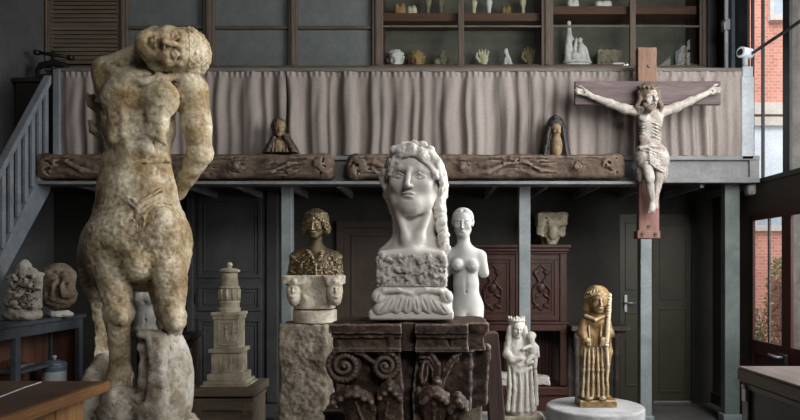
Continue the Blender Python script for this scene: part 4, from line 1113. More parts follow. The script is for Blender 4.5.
S.mesh('loincloth', M['polychrome'], t)

# ------------------------------------------------------------------ carved wooden capital under the marble
Yq = 3.0
ztop = zz(320.2, 2.955)
t = thing('wooden_capital', (lx(411, 3.1), 3.15, 0), 'dark carved wooden capital with scroll volutes carrying the large marble head', 'capital')
S = Sculpt(2.955, (318, 312, -10), (500, 352, 116), 0.9, 1.2)     # abacus, its front at 2.955
S.box((411, 324.5, 48), (75, 4.6, 50), 1.5); S.box((411, 329, 49), (73, 4.5, 48), 2); S.box((411, 337, 50), (70.5, 7, 46), 2); S.cone((336, 333.5, 3), (484, 333.5, 3), 2.2); S.box((411, 344.5, 50), (72, 2.6, 47.5), 1.5)
S.box((408.5, 335, 0), (7, 30, 9), 2, op='-', k=1); S.cone((391, 336, 3), (391, 343, 4), 6, 5); S.cone((448, 326, 1), (450, 347, 2), 2.2, 1.6, op='-', k=1)
S.box((482, 338, 0), (14, 14, 13), 1, op='-', k=1)
S.noise(0.1, 0.8, 12, 3); S.cut(1, 320.3, ">")
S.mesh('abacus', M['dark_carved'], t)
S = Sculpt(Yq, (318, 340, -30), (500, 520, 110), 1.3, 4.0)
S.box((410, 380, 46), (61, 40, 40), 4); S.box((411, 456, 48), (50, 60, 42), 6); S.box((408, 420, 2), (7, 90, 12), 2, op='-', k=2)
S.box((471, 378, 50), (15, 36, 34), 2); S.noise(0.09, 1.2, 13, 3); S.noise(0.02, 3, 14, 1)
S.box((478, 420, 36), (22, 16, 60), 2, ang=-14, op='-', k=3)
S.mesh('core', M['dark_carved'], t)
def volute(cx, cy, R, sgn, d):
    S = Sculpt(Yq, (cx - R - 8, cy - R - 8, d - 14), (cx + R + 30, cy + R + 8, d + 26), 0.7, 0.8)
    S.ell((cx, cy, d + 6), (R * 0.96, R * 0.96, 9)); 
    pts, rad = [], []
    for i in range(44):
        u = i / 43; a = -PI / 2 + sgn * (-u * 2 * PI * 2.1); r = (R - 2.6) * (1 - u) ** 0.85 + 0.8
        pts.append((cx + r * math.cos(a), cy + r * math.sin(a), d - 2 - 4 * u)); rad.append(3.0 - 1.4 * u)
    S.chain(pts, rad, k=0.7); S.ell((cx, cy, d - 6), (2.6, 2.6, 2.4))
    S.chain([(cx, cy - R + 2.5, d - 2), (cx + sgn * R * 0.9, cy - R + 6, d), (cx + sgn * R * 1.55, cy - R * 0.2, d + 4), (cx + sgn * R * 1.75, cy + R * 0.6, d + 7)] if R > 17 else [(cx, cy - R + 2.5, d - 2), (cx + sgn * 6, cy - R + 3, d)], [2.8, 2.6, 2.2, 1.4][: (4 if R > 17 else 2)], k=0.7)
    S.noise(0.12, 0.5, int(cx), 2)
    return S.mesh('volute', M['dark_carved'], t)
volute(344, 366, 19, 1, -6); volute(385.5, 366, 15.5, -1, -4)
def leaf(base, tip, w, n, d, name='acanthus_leaf'):
    bx_, by_ = base; tx, ty = tip
    S = Sculpt(Yq, (min(bx_, tx) - w - 12, min(by_, ty) - 16, d - 26), (max(bx_, tx) + w + 12, max(by_, ty) + 12, d + 24), 0.8, 1.2)
    for i in range(n):
        f = (i / (n - 1) - 0.5) * 2; c = 1 - abs(f)
        S.chain([(bx_ + f * w * 0.35, by_, d + 4), (bx_ + (tx - bx_) * 0.5 + f * w * 0.8, by_ + (ty - by_) * 0.5, d + 1), (tx + f * w, ty + abs(f) * 9, d - 5 - c * 3), (tx + f * w * 1.12, ty + 5 + abs(f) * 9, d - 10 - c * 3)], [3.0, 4.0, 4.0, 3.2], k=4.0)
    S.cone((bx_, by_, d + 1), (tx, ty + 2, d - 8), 2.4, 2.0, k=0.8)
    S.ell((tx, ty + 4, d - 8), (w * 0.9, 5, 5), k=2)
    S.noise(0.12, 0.9, int(tx), 3)
    return S.mesh(name, M['dark_carved'], t)
leaf((366, 430), (352, 388), 17, 6, -4); leaf((384, 430), (390, 384), 9, 5, -2); leaf((434, 432), (434, 388), 11, 6, -3); leaf((452, 430), (458, 396), 7, 5, 2)
S = Sculpt(Yq, (410, 340, -22), (474, 420, 26), 0.75, 1.0)       # the split half volute of the right face
for j in range(3):
    S.chain([(421, 352 + j * 5, -3 + j), (431 - j * 1.5, 353 + j * 4.5, -5), (438 - j * 2.5, 364 + j * 3, -5), (439 - j * 3, 384, -2)], 2.3 - 0.3 * j, k=0.7)
    S.chain([(462 - j * 2, 350 + j * 4, -2 + j), (454 - j * 1.5, 357 + j * 4, -4), (445, 370 + j * 4, -4), (441, 388, -2)], 2.1 - 0.3 * j, k=0.7)
S.ell((424, 372, -4), (5, 13, 5), ang=6); S.ell((425, 372, -8), (2, 11, 2.5), ang=6, op='-'); S.ell((437, 383, -8), (5.5, 6, 5)); S.ell((437, 381, -12), (3, 2.4, 2.5)); S.ell((434, 400, -7), (6, 12, 6)); S.ell((421, 396, -4), (5, 10, 5), ang=-20); S.chain([(437, 390, -10), (446, 396, -9), (450, 406, -6)], [2.4, 2.6, 2])
S.noise(0.16, 0.7, 15, 2)
S.mesh('carved_scroll', M['dark_carved'], t)
bm = bmesh.new(); p0, p1 = W(482, 332, 3.16), W(490, 470, 3.16)
vs = bx(bm, p0.x, p0.x + 0.07, 3.10, 3.22, 0.0, p0.z)
for v in vs:
    if v.co.z < 0.1: v.co.x += 0.10
o = obj('prop_plank', bm, wood('prop_wood', (74, 58, 54), (112, 92, 86), 'z', 6, 0.75), t, bevel=0.005)
obj('stand', box(lx(350, 3.1), lx(470, 3.1), 2.98, 3.4, 0.0, 0.62), M['dark_carved'], t, bevel=0.01)

# small broken pieces lying beside the capital's foot
# ------------------------------------------------------------------ gilded bust on a plaster capital on a rough stone block
Yg = 5.6
t = thing('stone_block', (lx(307, Yg), Yg, 0), 'tall rough stone block carrying the plaster capital and gilded bust', 'pedestal')
FLg = CY + EYE / Yg * F_PX
S = Sculpt(Yg, (276, 314, -34), (340, FLg + 3, 34), 1.0, 3.0)
S.box((307, (322 + FLg) / 2, 0), (23.5, (FLg - 322) / 2, 24), 3)
S.noise(0.06, 2.0, 41, 3); S.noise(0.3, 0.7, 42, 2); S.cut(1, 322.5, '>'); S.cut(1, FLg, '<')
S.mesh('block', M['rough_stone'], t)
t = thing('plaster_capital', W(315, 322.5, Yg), 'whitish plaster capital with corner heads under the gilded bust', 'capital')
S = Sculpt(Yg, (282, 268, -36), (350, 312, 36), 0.7, 2.0)
S.box((315, 279.5, 0), (27.5, 4.6, 25), 1.2); S.cone((315, 284, 0), (315, 304, 0), 24, 20.5, k=3); S.ell((315, 290, -24), (12, 16, 8), op='-', k=4)
for x, sg in ((294, -1), (335, 1)):
    S.ell((x, 292, -18), (7.5, 14, 8.5)); S.ell((x + sg, 298, -23), (4.5, 6, 4)); S.ell((x + sg, 291, -26.5), (1.6, 3.2, 2), k=1); S.ell((x + sg, 297, -27.5), (3, 1.1, 1.2), k=0.8)
    S.ell((x + sg - 2.6, 288.5, -26), (1.6, 1.2, 1.2), k=0.8, op='-'); S.ell((x + sg + 2.6, 288.5, -26), (1.6, 1.2, 1.2), k=0.8, op='-'); S.chain([(x - 6, 284, -20), (x, 281.5, -25), (x + 6, 284, -20)], 2.2)
    S.ell((x, 292, 18), (7.5, 14, 8.5))
S.noise(0.12, 0.8, 43, 3); S.cut(1, 308.2, '<'); S.cut(1, 275.3, '>')
S.mesh('head_block', M['limestone'], t)
S = Sculpt(Yg, (284, 304, -30), (346, 326, 30), 0.8, 1.5)
S.cone((315, 300, 0), (315, 335, 0), 21.5, 21.5); S.cut(1, 309.4, '>'); S.noise(0.1, 0.5, 44, 2); S.cut(1, 322.2, '<')
S.mesh('drum', M['limestone'], t)
t = thing('gilded_bust', W(315, 275.3, Yg), 'gilded bust of a youth with bobbed hair on the plaster capital', 'sculpture')
S = Sculpt(Yg, (284, 206, -22), (348, 280, 22), 0.55, 3.0)
head(S, (315.5, 224.5, -3), 27, yaw=5, pitch=2, wide=1.0, ears=False)
S.cone((316, 234, 0), (316, 250, 1), 6, 6.5); S.chain([(297, 258, 1), (316, 251, 1), (334, 258, 1)], [7, 7.5, 7], k=4)
S.ell((316, 266, 0), (20, 16, 11)); S.cone((297, 258, 2), (294.5, 280, 2), 6.5, 6); S.cone((334.5, 258, 2), (336, 280, 2), 6.5, 6)
S.cut(1, 275.3, '<')
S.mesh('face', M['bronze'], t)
S2 = Sculpt(Yg, (284, 244, -24), (348, 280, 24), 0.5, 1.5)
S2.ell((316, 268, 0), (21.5, 16.5, 12)); S2.chain([(297, 259, 1), (316, 253, 1), (334, 259, 1)], [7.2, 7, 7.2], k=4); S2.cone((296.5, 259, 2), (294, 282, 2), 7, 6.5); S2.cone((335, 259, 2), (336.5, 282, 2), 7, 6.5)
S2.ell((315.5, 250, -9), (5, 8, 7), op='-', k=1.5); S2.chain([(308, 252, -8), (312, 258, -11), (316, 264, -12)], 1.8, k=0.8); S2.chain([(323, 252, -8), (320, 258, -11), (316, 264, -12)], 1.8, k=0.8)
S2.chain([(303, 258, -9), (304, 268, -12), (303, 276, -12)], 1.2, k=0.8, op='-'); S2.chain([(329, 258, -9), (329, 268, -12), (330, 276, -12)], 1.2, k=0.8, op='-'); S2.chain([(316, 264, -13), (316, 277, -13)], 1.0, k=0.8)
S2.noise(0.4, 1.1, 45, 3); S2.cut(1, 275.3, '<')
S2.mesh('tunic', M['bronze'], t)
S = Sculpt(Yg, (296, 204, -20), (338, 244, 20), 0.5, 1.0)
S.ell((316, 220.5, 1.5), (13, 11.5, 12.5)); S.ell((306, 229, 1), (4.5, 6, 7), k=2); S.ell((326.5, 229, 1), (4.5, 6, 7), k=2); S.ell((315.3, 230, -13), (7.6, 11.5, 9), op='-', k=1)
for i in range(15):
    a = (i - 7) * 0.19; S.chain([(316 + 3 * math.sin(a), 210, -3 - 4 * math.cos(a)), (316 + 10 * math.sin(a), 214, -1 - 10.5 * math.cos(a)), (316 + 12.6 * math.sin(a), 217 + 7 * abs(math.sin(a)), -12.2 * math.cos(a)), (316 + 12.8 * math.sin(a), 218.5 + 15 * abs(math.sin(a)) ** 1.4, 1 - 11.8 * math.cos(a))], [1.3, 1.6, 1.5, 0.9], k=0.6)
S.noise(0.5, 0.4, 46, 2)
S.mesh('bobbed_hair', M['bronze'], t)

# ------------------------------------------------------------------ plaster tower model on its wooden stand
Ym = 6.0
s6 = Ym / F_PX
zt_ = zz(387.5, Ym - 0.06)
cxm = lx(229.5, Ym + 0.13); cym = Ym + 0.13
t = thing('wooden_stand', (lx(226, Ym), cym, 0), 'grey-brown wooden stand with panelled front under the tower model', 'stand')
M['stand_wood'] = wood('stand_wood', (92, 82, 70), (128, 116, 100), 'x', 5, 0.7)
obj('stand_top', box(lx(190, Ym), lx(257, Ym), Ym - 0.1, Ym + 0.46, zt_ - 0.075, zt_), M['stand_wood'], t, bevel=0.01)
bm = bmesh.new(); x0, x1 = lx(193.5, Ym), lx(254, Ym); bx(bm, x0, x1, Ym - 0.04, Ym + 0.42, 0.0, zt_ - 0.095); bx(bm, x0 - 0.01, x1 + 0.01, Ym - 0.06, Ym + 0.43, zt_ - 0.125, zt_ - 0.095)
obj('stand_body', bm, M['stand_wood'], t, bevel=0.006)
bm = bmesh.new()
for a_, b_, z0, z1 in ((x0, x0 + 0.09, 0, zt_ - 0.125), (x1 - 0.09, x1, 0, zt_ - 0.125), (x0 + 0.09, x1 - 0.09, zt_ - 0.20, zt_ - 0.125), (x0 + 0.09, x1 - 0.09, 0, 0.1)): bx(bm, a_, b_, Ym - 0.065, Ym - 0.04, z0, z1)
obj('front_frame', bm, M['stand_wood'], t, bevel=0.006)
t = thing('tower_model', (cxm, cym, zt_), 'pale plaster model of a round tower on a square carved base', 'model')
def sq(bm, hw, py1, py0, front):
    z0 = zz(py1, front); z1 = zz(py0, front); bx(bm, cxm - hw, cxm + hw, cym - hw, cym + hw, z0, z1)
bm = bmesh.new()
ZM = lambda py: zz(py, Ym)
bx(bm, cxm - .205, cxm + .205, cym - .19, cym + .19, zt_, ZM(384.5)); bx(bm, cxm - .185, cxm + .185, cym - .17, cym + .17, ZM(384.5), ZM(381))
bx(bm, cxm - .155, cxm + .155, cym - .15, cym + .15, ZM(381), ZM(374))
obj('stepped_base', bm, M['ivory'], t, bevel=0.008)
bm = bmesh.new(); bx(bm, cxm - .125, cxm + .125, cym - .125, cym + .125, ZM(374), ZM(353)); bx(bm, cxm - .145, cxm + .145, cym - .145, cym + .145, ZM(353), ZM(349))
for dx in (-.045, 0, .045): bx(bm, cxm + dx - .012, cxm + dx + .012, cym - .135, cym - .125, ZM(372), ZM(357))
obj('lower_block', bm, M['ivory'], t, bevel=0.006)
bm = bmesh.new(); bx(bm, cxm - .108, cxm + .108, cym - .108, cym + .108, ZM(349), ZM(316.5)); bx(bm, cxm - .118, cxm + .118, cym - .118, cym + .118, ZM(319.5), ZM(316)); bx(bm, cxm - .128, cxm + .128, cym - .128, cym + .128, ZM(316), ZM(312.5))
for a_, b_, c_, d_ in ((-.07, -.058, 346, 322), (.058, .07, 346, 322), (-.058, .058, 346, 344.5), (-.058, .058, 323.5, 322)): bx(bm, cxm + a_, cxm + b_, cym - .118, cym - .108, ZM(c_), ZM(d_))
obj('upper_block', bm, M['ivory'], t, bevel=0.005)
S = Sculpt(Ym, (208, 318, -8), (250, 352, 14), 0.4, 0.6)
for x, y in ((226, 334), (233, 333)):
    S.ell((x, y - 6, 1.2), (1.5, 1.7, 1.2)); S.ell((x, y - 1, 1.2), (2, 3.6, 1.4)); S.cone((x - .6, y + 2, 1.2), (x - 1.4, y + 8, 1.4), 1, .8); S.cone((x + .6, y + 2, 1.2), (x + 1.4, y + 8, 1.4), 1, .8); S.cone((x, y - 3, 1), (x + 3.4, y - 1, 1), .8)
S.mesh('relief_panel', M['ivory'], t)
bm = bmesh.new(); lathe(bm, cxm, cym, [(.098, ZM(312.5)), (.098, ZM(309)), (.088, ZM(308)), (.088, ZM(303.5)), (.094, ZM(303)), (.094, ZM(301.5)), (.082, ZM(301)), (.082, ZM(289)), (.09, ZM(288.5)), (.09, ZM(287)), (.078, ZM(286.5)), (.068, ZM(274)), (.07, ZM(273))], 36)
obj('round_shaft', bm, M['ivory'], t, smooth=False, bevel=0.003)
bm = bmesh.new()
for k in range(10):
    a_ = k * 2 * PI / 10; p = Vector((cxm + .084 * math.sin(a_), cym - .084 * math.cos(a_), 0)); 
    tube(bm, [p + Vector((0, 0, ZM(300.5))), p + Vector((0, 0, ZM(289.5)))], 0.012, 8)
obj('arcade', bm, M['ivory'], t, smooth=True)
bm = bmesh.new(); lathe(bm, cxm, cym, [(.072, ZM(273)), (.09, ZM(271.8)), (.092, ZM(270)), (.06, ZM(268.5)), (.02, ZM(267.8)), (.014, ZM(267))], 30)
obj('cap', bm, M['ivory'], t, smooth=False)
bm = bmesh.new(); lathe(bm, cxm, cym, [(.012, ZM(267.4)), (.024, ZM(266)), (.028, ZM(264.5)), (.022, ZM(263)), (.008, ZM(262))], 20)
obj('knob', bm, M['ivory'], t, smooth=True)

# ------------------------------------------------------------------ gilded standing figure on a round stone slab
Yd = 5.3
zd = zz(405, Yd)
t = thing('stone_disc', (lx(595, Yd), Yd, 0), 'round pale stone slab carrying the gilded standing figure', 'slab')
bm = bmesh.new(); rD = 48.3 / F_PX * Yd; lathe(bm, lx(595, Yd), Yd, [(rD - .012, zd - .14), (rD, zd - .125), (rD, zd - .012), (rD - .012, zd)], 72)
obj('slab', bm, M['disc_stone'], t, bevel=0.008)
bm = bmesh.new(); lathe(bm, lx(595, Yd), Yd, [(.24, 0), (.24, .06), (.2, .08), (.2, zd - .14)], 48)
obj('drum', bm, M['rough_stone'], t, bevel=0.006)
t = thing('gilded_figure', W(596, 405, Yd), 'worn gilded standing figure with long hair and a pale plait on the round slab', 'sculpture')
S = Sculpt(Yd, (570, 280, -24), (622, 408, 24), 0.6, 2.5)
head(S, (597.5, 300, -3), 25, yaw=-6, pitch=3, wide=1.08, ears=False, lids=1.2)
S.cone((597, 309, 0), (596, 317, 0), 6.5, 7.5); S.ell((595.5, 321, 0), (12, 8, 8.5)); S.box((595, 345, 0), (11.5, 28, 8.5), 6, k=4); S.box((595, 375, 0), (12.5, 24, 10.5), 6, k=6); S.ell((595, 393, 0), (14, 8, 12.5))
S.chain([(585, 320, -1), (582.5, 333, -4), (585.5, 341, -10)], [4.5, 5, 3.4]); S.chain([(606, 320, -1), (608.5, 333, -4), (605, 341, -10)], [4.5, 5, 3.4])
S.ell((588, 341, -12), (3.2, 3.8, 2.4), k=1); S.ell((603, 341, -12), (3.2, 3.8, 2.4), k=1)
for i in range(4): S.cone((586.6 + i * 1.1, 340, -13.2), (588 + i * 1.0, 345, -13.4), .75, .6, k=.3); S.cone((601.6 + i * 1.1, 340, -13.2), (601 + i * 1.0, 345, -13.4), .75, .6, k=.3)
S.chain([(585, 336, -4), (583.5, 352, -4), (584.5, 368, -4)], [4, 4.2, 2.2]); S.chain([(606.5, 336, -4), (608, 352, -4), (607, 370, -4)], [4, 4.2, 2.2])
for i, x in enumerate((584, 588.5, 593, 598, 602.5, 606.5)):
    d = -9.5 - 2.5 * math.cos((x - 595) / 9)
    S.chain([(x * .9 + 59.5, 348, d + 1), (x, 370, d - 1), (x + (x - 595) * .12, 396, d - 2.5)], [0.8, 1.2, 1.5], k=1.8)
S.chain([(586, 316, -6), (595, 320, -10), (605, 316, -6)], 2.0, k=1); S.chain([(589, 326, -8), (590, 346, -10.5)], 1.1, k=.7); S.chain([(601, 326, -8), (600, 346, -10.5)], 1.1, k=.7)
S.noise(0.14, 0.5, 51, 2)
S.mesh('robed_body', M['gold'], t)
S = Sculpt(Yd, (576, 280, -20), (618, 330, 20), 0.5, 1.2)
S.ell((597, 297, 2), (12.6, 12, 12.5)); S.chain([(588, 299, 2), (586.5, 309, 2), (588, 318, 3)], [4.6, 4.2, 3]); S.chain([(606, 299, 3), (606.5, 308, 3), (605, 316, 4)], [4.2, 3.6, 2.6]); S.ell((598.2, 304.5, -13), (7.6, 10.5, 10), op='-', k=1)
S.chain([(586, 297, -3), (592, 294.8, -9.5), (598.5, 294.3, -11), (604.5, 294.8, -8.5), (609, 297, -2)], 1.6, k=.5)
for i in range(9): a_ = (i - 4) * .33; S.chain([(597 + 4 * math.sin(a_), 286.8, -1 - 5 * math.cos(a_)), (597 + 11.2 * math.sin(a_), 293, 1.4 - 11.2 * math.cos(a_))], .8, k=1.2)
S.mesh('hair', M['gold'], t)
S = Sculpt(Yd, (600, 288, -20), (620, 386, 20), 0.5, 1.0)
S.chain([(609.5, 295, -4), (609, 310, -7), (607.5, 330, -11), (606.5, 346, -13)], [2.2, 2.2, 2.2, 1.8]); S.chain([(606.5, 346, -13), (608, 365, -13), (607, 381, -13)], [1.6, 1.5, 1.2])
for i in range(18): S.ell((609.5 - i * .18, 296 + i * 2.9, -5 - i * .5), (2.5, 1.5, 2.3), ang=28 if i % 2 else -28, k=.4)
o = S.mesh('long_plait', M['pale_gold'], t); o['label'] = 'pale plait with most of the gilding worn off'
S = Sculpt(Yd, (572, 392, -22), (622, 410, 22), 0.6, 1.0)
S.box((595.5, 401.5, 0), (18.5, 3.8, 14), 1.5); S.ell((589, 398, -13), (4, 2.5, 4)); S.ell((602, 398, -13), (4, 2.5, 4)); S.noise(.2, .5, 52, 2); S.cut(1, 404.8, '<')
S.mesh('foot_block', M['gold'], t)

# ------------------------------------------------------------------ white madonna statuette
Yv = 5.6
zp = zz(413.5, Yv)
t = thing('low_platform', (lx(500, Yv), Yv + 0.1, 0), 'low grey stone platform under the white mother and child statuette', 'platform')
bm = bmesh.new(); bx(bm, lx(446, Yv), lx(548, Yv), Yv - 0.25, Yv + 0.35, zp - 0.22, zp - 0.055); obj('platform_slab', bm, M['disc_stone'], t, bevel=0.01)
bm = bmesh.new(); bx(bm, lx(452, Yv), lx(542, Yv), Yv - 0.2, Yv + 0.3, 0, zp - 0.22); obj('platform_foot', bm, M['rough_stone'], t, bevel=0.01)
t = thing('mother_and_child', W(521, 413.5, Yv) - Vector((0, 0, .055)), 'white plaster statuette of a crowned mother holding a child', 'sculpture')
obj('plinth_slab', box(lx(502.5, Yv), lx(540.5, Yv), Yv - .13, Yv + .12, zp - .055, zp), M['ivory'], t, bevel=0.006)
S = Sculpt(Yv, (500, 308, -20), (546, 416, 20), 0.5, 2.0)
head(S, (517.3, 328.5, -2), 18, ang=5, yaw=-8, pitch=6, ears=False)
S.cone((517, 335, 0), (516.5, 342, 0), 3.6, 4.2); S.chain([(510, 344, 1), (517, 341, 1), (525, 345, 1)], [5, 5.2, 5], k=3); S.ell((517, 350, 0), (9, 12, 7)); S.ell((518, 364, 0), (10, 11, 8))
S.cone((518, 362, 0), (520, 408, 0), 10.5, 13.5, k=4)
S.chain([(508.5, 345, 1), (507.5, 354, -3), (512, 360, -9), (521, 358, -11)], [4.5, 4.5, 3.6, 2.4]); S.chain([(526, 346, 1), (530, 356, -2), (532, 362, -6)], [4.5, 4.2, 3])
for pts, r in ((((510, 358, -7), (520, 366, -10), (531, 362, -8)), 1.7), (((509, 363, -6), (519, 373, -10.5), (531, 368, -8)), 1.6), (((509, 366, -6), (510, 385, -10), (508, 410, -13)), 1.7), (((514, 370, -9), (515, 390, -12), (513, 411, -14)), 1.8), (((520, 374, -11), (521, 392, -13), (520, 411, -15)), 1.8), (((526, 368, -9), (527, 390, -12), (527, 411, -14)), 1.7), (((531, 366, -6), (532, 388, -9), (533, 411, -11)), 1.8), (((534, 360, -4), (536, 380, -6), (536, 404, -7)), 2.0)):
    S.chain(pts, [r * .8, r, r * 1.25], k=1.0)
S.ell((520, 408, 0), (16.5, 6, 13)); S.noise(.2, .4, 53, 2); S.cut(1, 413.6, '<')
S.mesh('robed_mother', M['plaster'], t)
S = Sculpt(Yv, (500, 308, -20), (546, 366, 20), 0.5, 1.0)
S.ell((517, 325, 2), (8, 8.5, 8)); S.ell((518, 331, -8), (5.2, 8.5, 6.5), op='-', k=1); S.chain([(510, 328, -1), (508.8, 338, -1), (508, 350, -2)], [3, 3.2, 3]); S.chain([(524.5, 328, 0), (526, 338, 0), (526.5, 350, -1)], [2.8, 2.8, 2.4])
S.mesh('veil', M['plaster'], t)
S = Sculpt(Yv, (504, 308, -14), (530, 326, 14), 0.4, .6)
for i in range(16): a_ = i * PI / 8; S.cone((516.5 + 7 * math.sin(a_), 321, -7 * math.cos(a_)), (516.5 + 7.6 * math.sin(a_), 317 + (i % 2) * 2, -7.6 * math.cos(a_)), 1.3, 1.1)
S.chain([(516.5 + 7.2 * math.sin(a_), 320.5, -7.2 * math.cos(a_)) for a_ in np.linspace(0, 2 * PI, 20)], 1.4)
S.mesh('crown', M['plaster'], t)
S = Sculpt(Yv, (518, 328, -22), (546, 374, 12), 0.45, 1.2)
head(S, (531.3, 338.5, -6), 11.5, ang=-8, yaw=20, ears=False); S.ell((531.5, 335.5, -4), (4.6, 4, 4.6)); S.ell((533, 350, -5), (5.2, 8.5, 5)); S.cone((530, 346, -8), (523, 349, -11), 2.2, 1.6); S.cone((536.5, 347, -6), (538, 356, -7), 2.4, 1.8); S.cone((532, 356, -8), (527, 362, -11), 2.8, 2.0); S.cone((535, 357, -6), (535, 367, -8), 3, 2)
S.mesh('child', M['plaster'], t)

# ------------------------------------------------------------------ red-brown carved cabinet at the back wall
Yk2 = 7.72
M['cab'] = wood('dark_red_wood', (50, 27, 22), (80, 44, 34), 'z', 5, 0.45, cav=None)
M['cab_x'] = wood('dark_red_wood_cross', (52, 29, 24), (84, 47, 37), 'x', 5, 0.45)
cl, cr = lx(463, Yk2), lx(567, Yk2)
Zc = lambda py: zz(py, Yk2)
t = thing('carved_cabinet', ((cl + cr) / 2, Yk2 + .2, 0), 'dark red-brown carved wooden cabinet on legs against the back wall', 'cabinet')
obj('carcass', box(cl + .02, cr - .02, Yk2 + .03, BY - .02, Zc(331), Zc(250)), M['cab'], t, bevel=.004)
bm = bmesh.new(); bx(bm, cl - .04, cr + .04, Yk2 - .05, BY - .02, Zc(248), Zc(244.5)); bx(bm, cl - .02, cr + .02, Yk2 - .02, BY - .02, Zc(251.5), Zc(248)); bx(bm, cl - .0, cr, Yk2 + .0, BY - .02, Zc(254), Zc(251.5))
obj('cornice', bm, M['cab_x'], t, bevel=.008)
bm = bmesh.new(); bx(bm, cl, cr, Yk2 - .01, BY - .02, Zc(331), Zc(324)); bx(bm, cl - .015, cr + .015, Yk2 - .03, BY - .02, Zc(324), Zc(322))
obj('mid_rail', bm, M['cab_x'], t, bevel=.006)
for px in (463, 515.5, 560): obj('stile', pbox(px, px + 7, 254, 322, Yk2, Yk2 + .04), M['cab'], t, bevel=.006)
for k, (p0, p1) in enumerate(((470.5, 515), (523, 559.5))):
    dr = obj('cabinet_door', pbox(p0, p1, 254.5, 321.5, Yk2 + .012, Yk2 + .035), M['cab'], t, bevel=.004)
    bm = bmesh.new(); panel_frame(bm, p0 + 1, p1 - 1, 255.5, 320.5, Yk2 + .012, .05, .014); panel_frame(bm, p0 + 7, p1 - 7, 262, 313, Yk2 + .012, .016, .01)
    obj('door_frame', bm, M['cab'], dr, bevel=.005)
    cxp = (p0 + p1) / 2
    S = Sculpt(Yk2 + .012, (p0 + 6, 260, -5), (p1 - 6, 316, 4), .55, .6)
    S.box((cxp, 287.5, 2), ((p1 - p0) / 2 - 9, 24.5, 1.5), .5)
    for sg in (-1, 1):
        S.chain([(cxp, 310, -.6), (cxp + sg * 8, 302, -1.2), (cxp + sg * 9, 290, -1.4), (cxp + sg * 2, 282, -1.4), (cxp + sg * 7, 272, -1.2), (cxp, 265, -.6)], 1.1)
        for y in (273, 285, 296, 306): S.ell((cxp + sg * 5, y, -.8), (4, 1.8, 1.3), ang=sg * 35)
    S.ell((cxp, 288, -1), (4, 5, 1.8)); S.mesh('carved_panel', M['cab'], dr)
    bm = bmesh.new(); p = W(p1 - 3 if k == 0 else p0 + 3, 290, Yk2); tube(bm, [p + Vector((0, .02, 0)), p - Vector((0, .02, 0))], .012); obj('knob', bm, M['iron'], dr)
for px in (463, 516.5, 560):
    bm = bmesh.new(); a_, b_ = lx(px, Yk2), lx(px + 7, Yk2)
    bx(bm, a_, b_, Yk2, Yk2 + .07, Zc(386), Zc(331)); obj('leg', bm, M['cab'], t, bevel=.01)
bm = bmesh.new()
for i in range(26):
    x = cl + .05 + i * (cr - cl - .1) / 26; bx(bm, x, x + .026, BY - .06, BY - .04, Zc(386) + .02, Zc(331))
bx(bm, cl + .03, cr - .03, BY - .04, BY - .03, Zc(386), Zc(331)); obj('ribbed_back', bm, M['cab'], t)
bm = bmesh.new(); bx(bm, cl - .01, cr + .01, Yk2 - .03, BY - .02, Zc(395) , Zc(387)); bx(bm, cl, cr, Yk2, BY - .02, 0, Zc(395)); obj('base_shelf', bm, M['cab_x'], t, bevel=.006)
# pieces lying on the cabinet's low shelf
zs = Zc(387) + .002
for (p0, p1, h, dep, lab) in ((497, 510, .075, .16, 'white plaster slab lying on the low cabinet shelf, left of the mother statuette'), (499, 508, .06, .12, 'small white plaster piece on top of the slab, left of the mother statuette'), (534, 549, .10, .16, 'white plaster fragment on the low cabinet shelf, right of the mother statuette')):
    base = zs + .004 + (.077 if h == .06 else .0)
    S = Sculpt(Yk2 + .12, (p0 - 3, 360, -12), (p1 + 3, 400, 12), .5, 1.0)
    cyp = CY - (base + h / 2 - EYE) / (Yk2 + .12) * F_PX; hh = h / 2 / (Yk2 + .12) * F_PX
    S.box(((p0 + p1) / 2, cyp, 0), ((p1 - p0) / 2, hh, dep / 2 / (Yk2 + .12) * F_PX), 1.2, ang=0)
    S.noise(.18, .9, int(p0), 2)
    S.cut(1, cyp + hh, '<')
    o = S.mesh('plaster_piece', M['plaster']); tag(o, lab, 'plaster piece', 'plaster pieces on the low cabinet shelf')
# plaster capital fragment on top
S = Sculpt(7.85, (528, 206, -20), (574, 248, 20), .55, 2.0)
S.box((550.5, 220, 0), (14.5, 6.5, 13), 1.5); S.cone((550.5, 226, 0), (549, 244, 0), 12.5, 8, k=3); S.ell((541, 231, -9), (4, 8, 4)); S.ell((553, 232, -11), (4.5, 7, 4)); S.ell((562, 230, -6), (4, 6.5, 4)); S.ell((547, 227, -13), (2, 6, 3), op='-'); S.ell((558, 234, -12), (2, 6, 3), op='-'); S.ell((546, 218, -13), (1.5, 1.5, 2), op='-', k=.5); S.ell((540, 243, -5), (7, 7, 9), op='-', k=2)
S.noise(.13, 1.1, 61, 3); S.cut(1, CY - (Zc(244.5) - EYE) / 7.85 * F_PX, '<')
tag(S.mesh('capital_fragment', M['ivory']), 'broken pale plaster capital standing on top of the carved cabinet', 'plaster fragment')

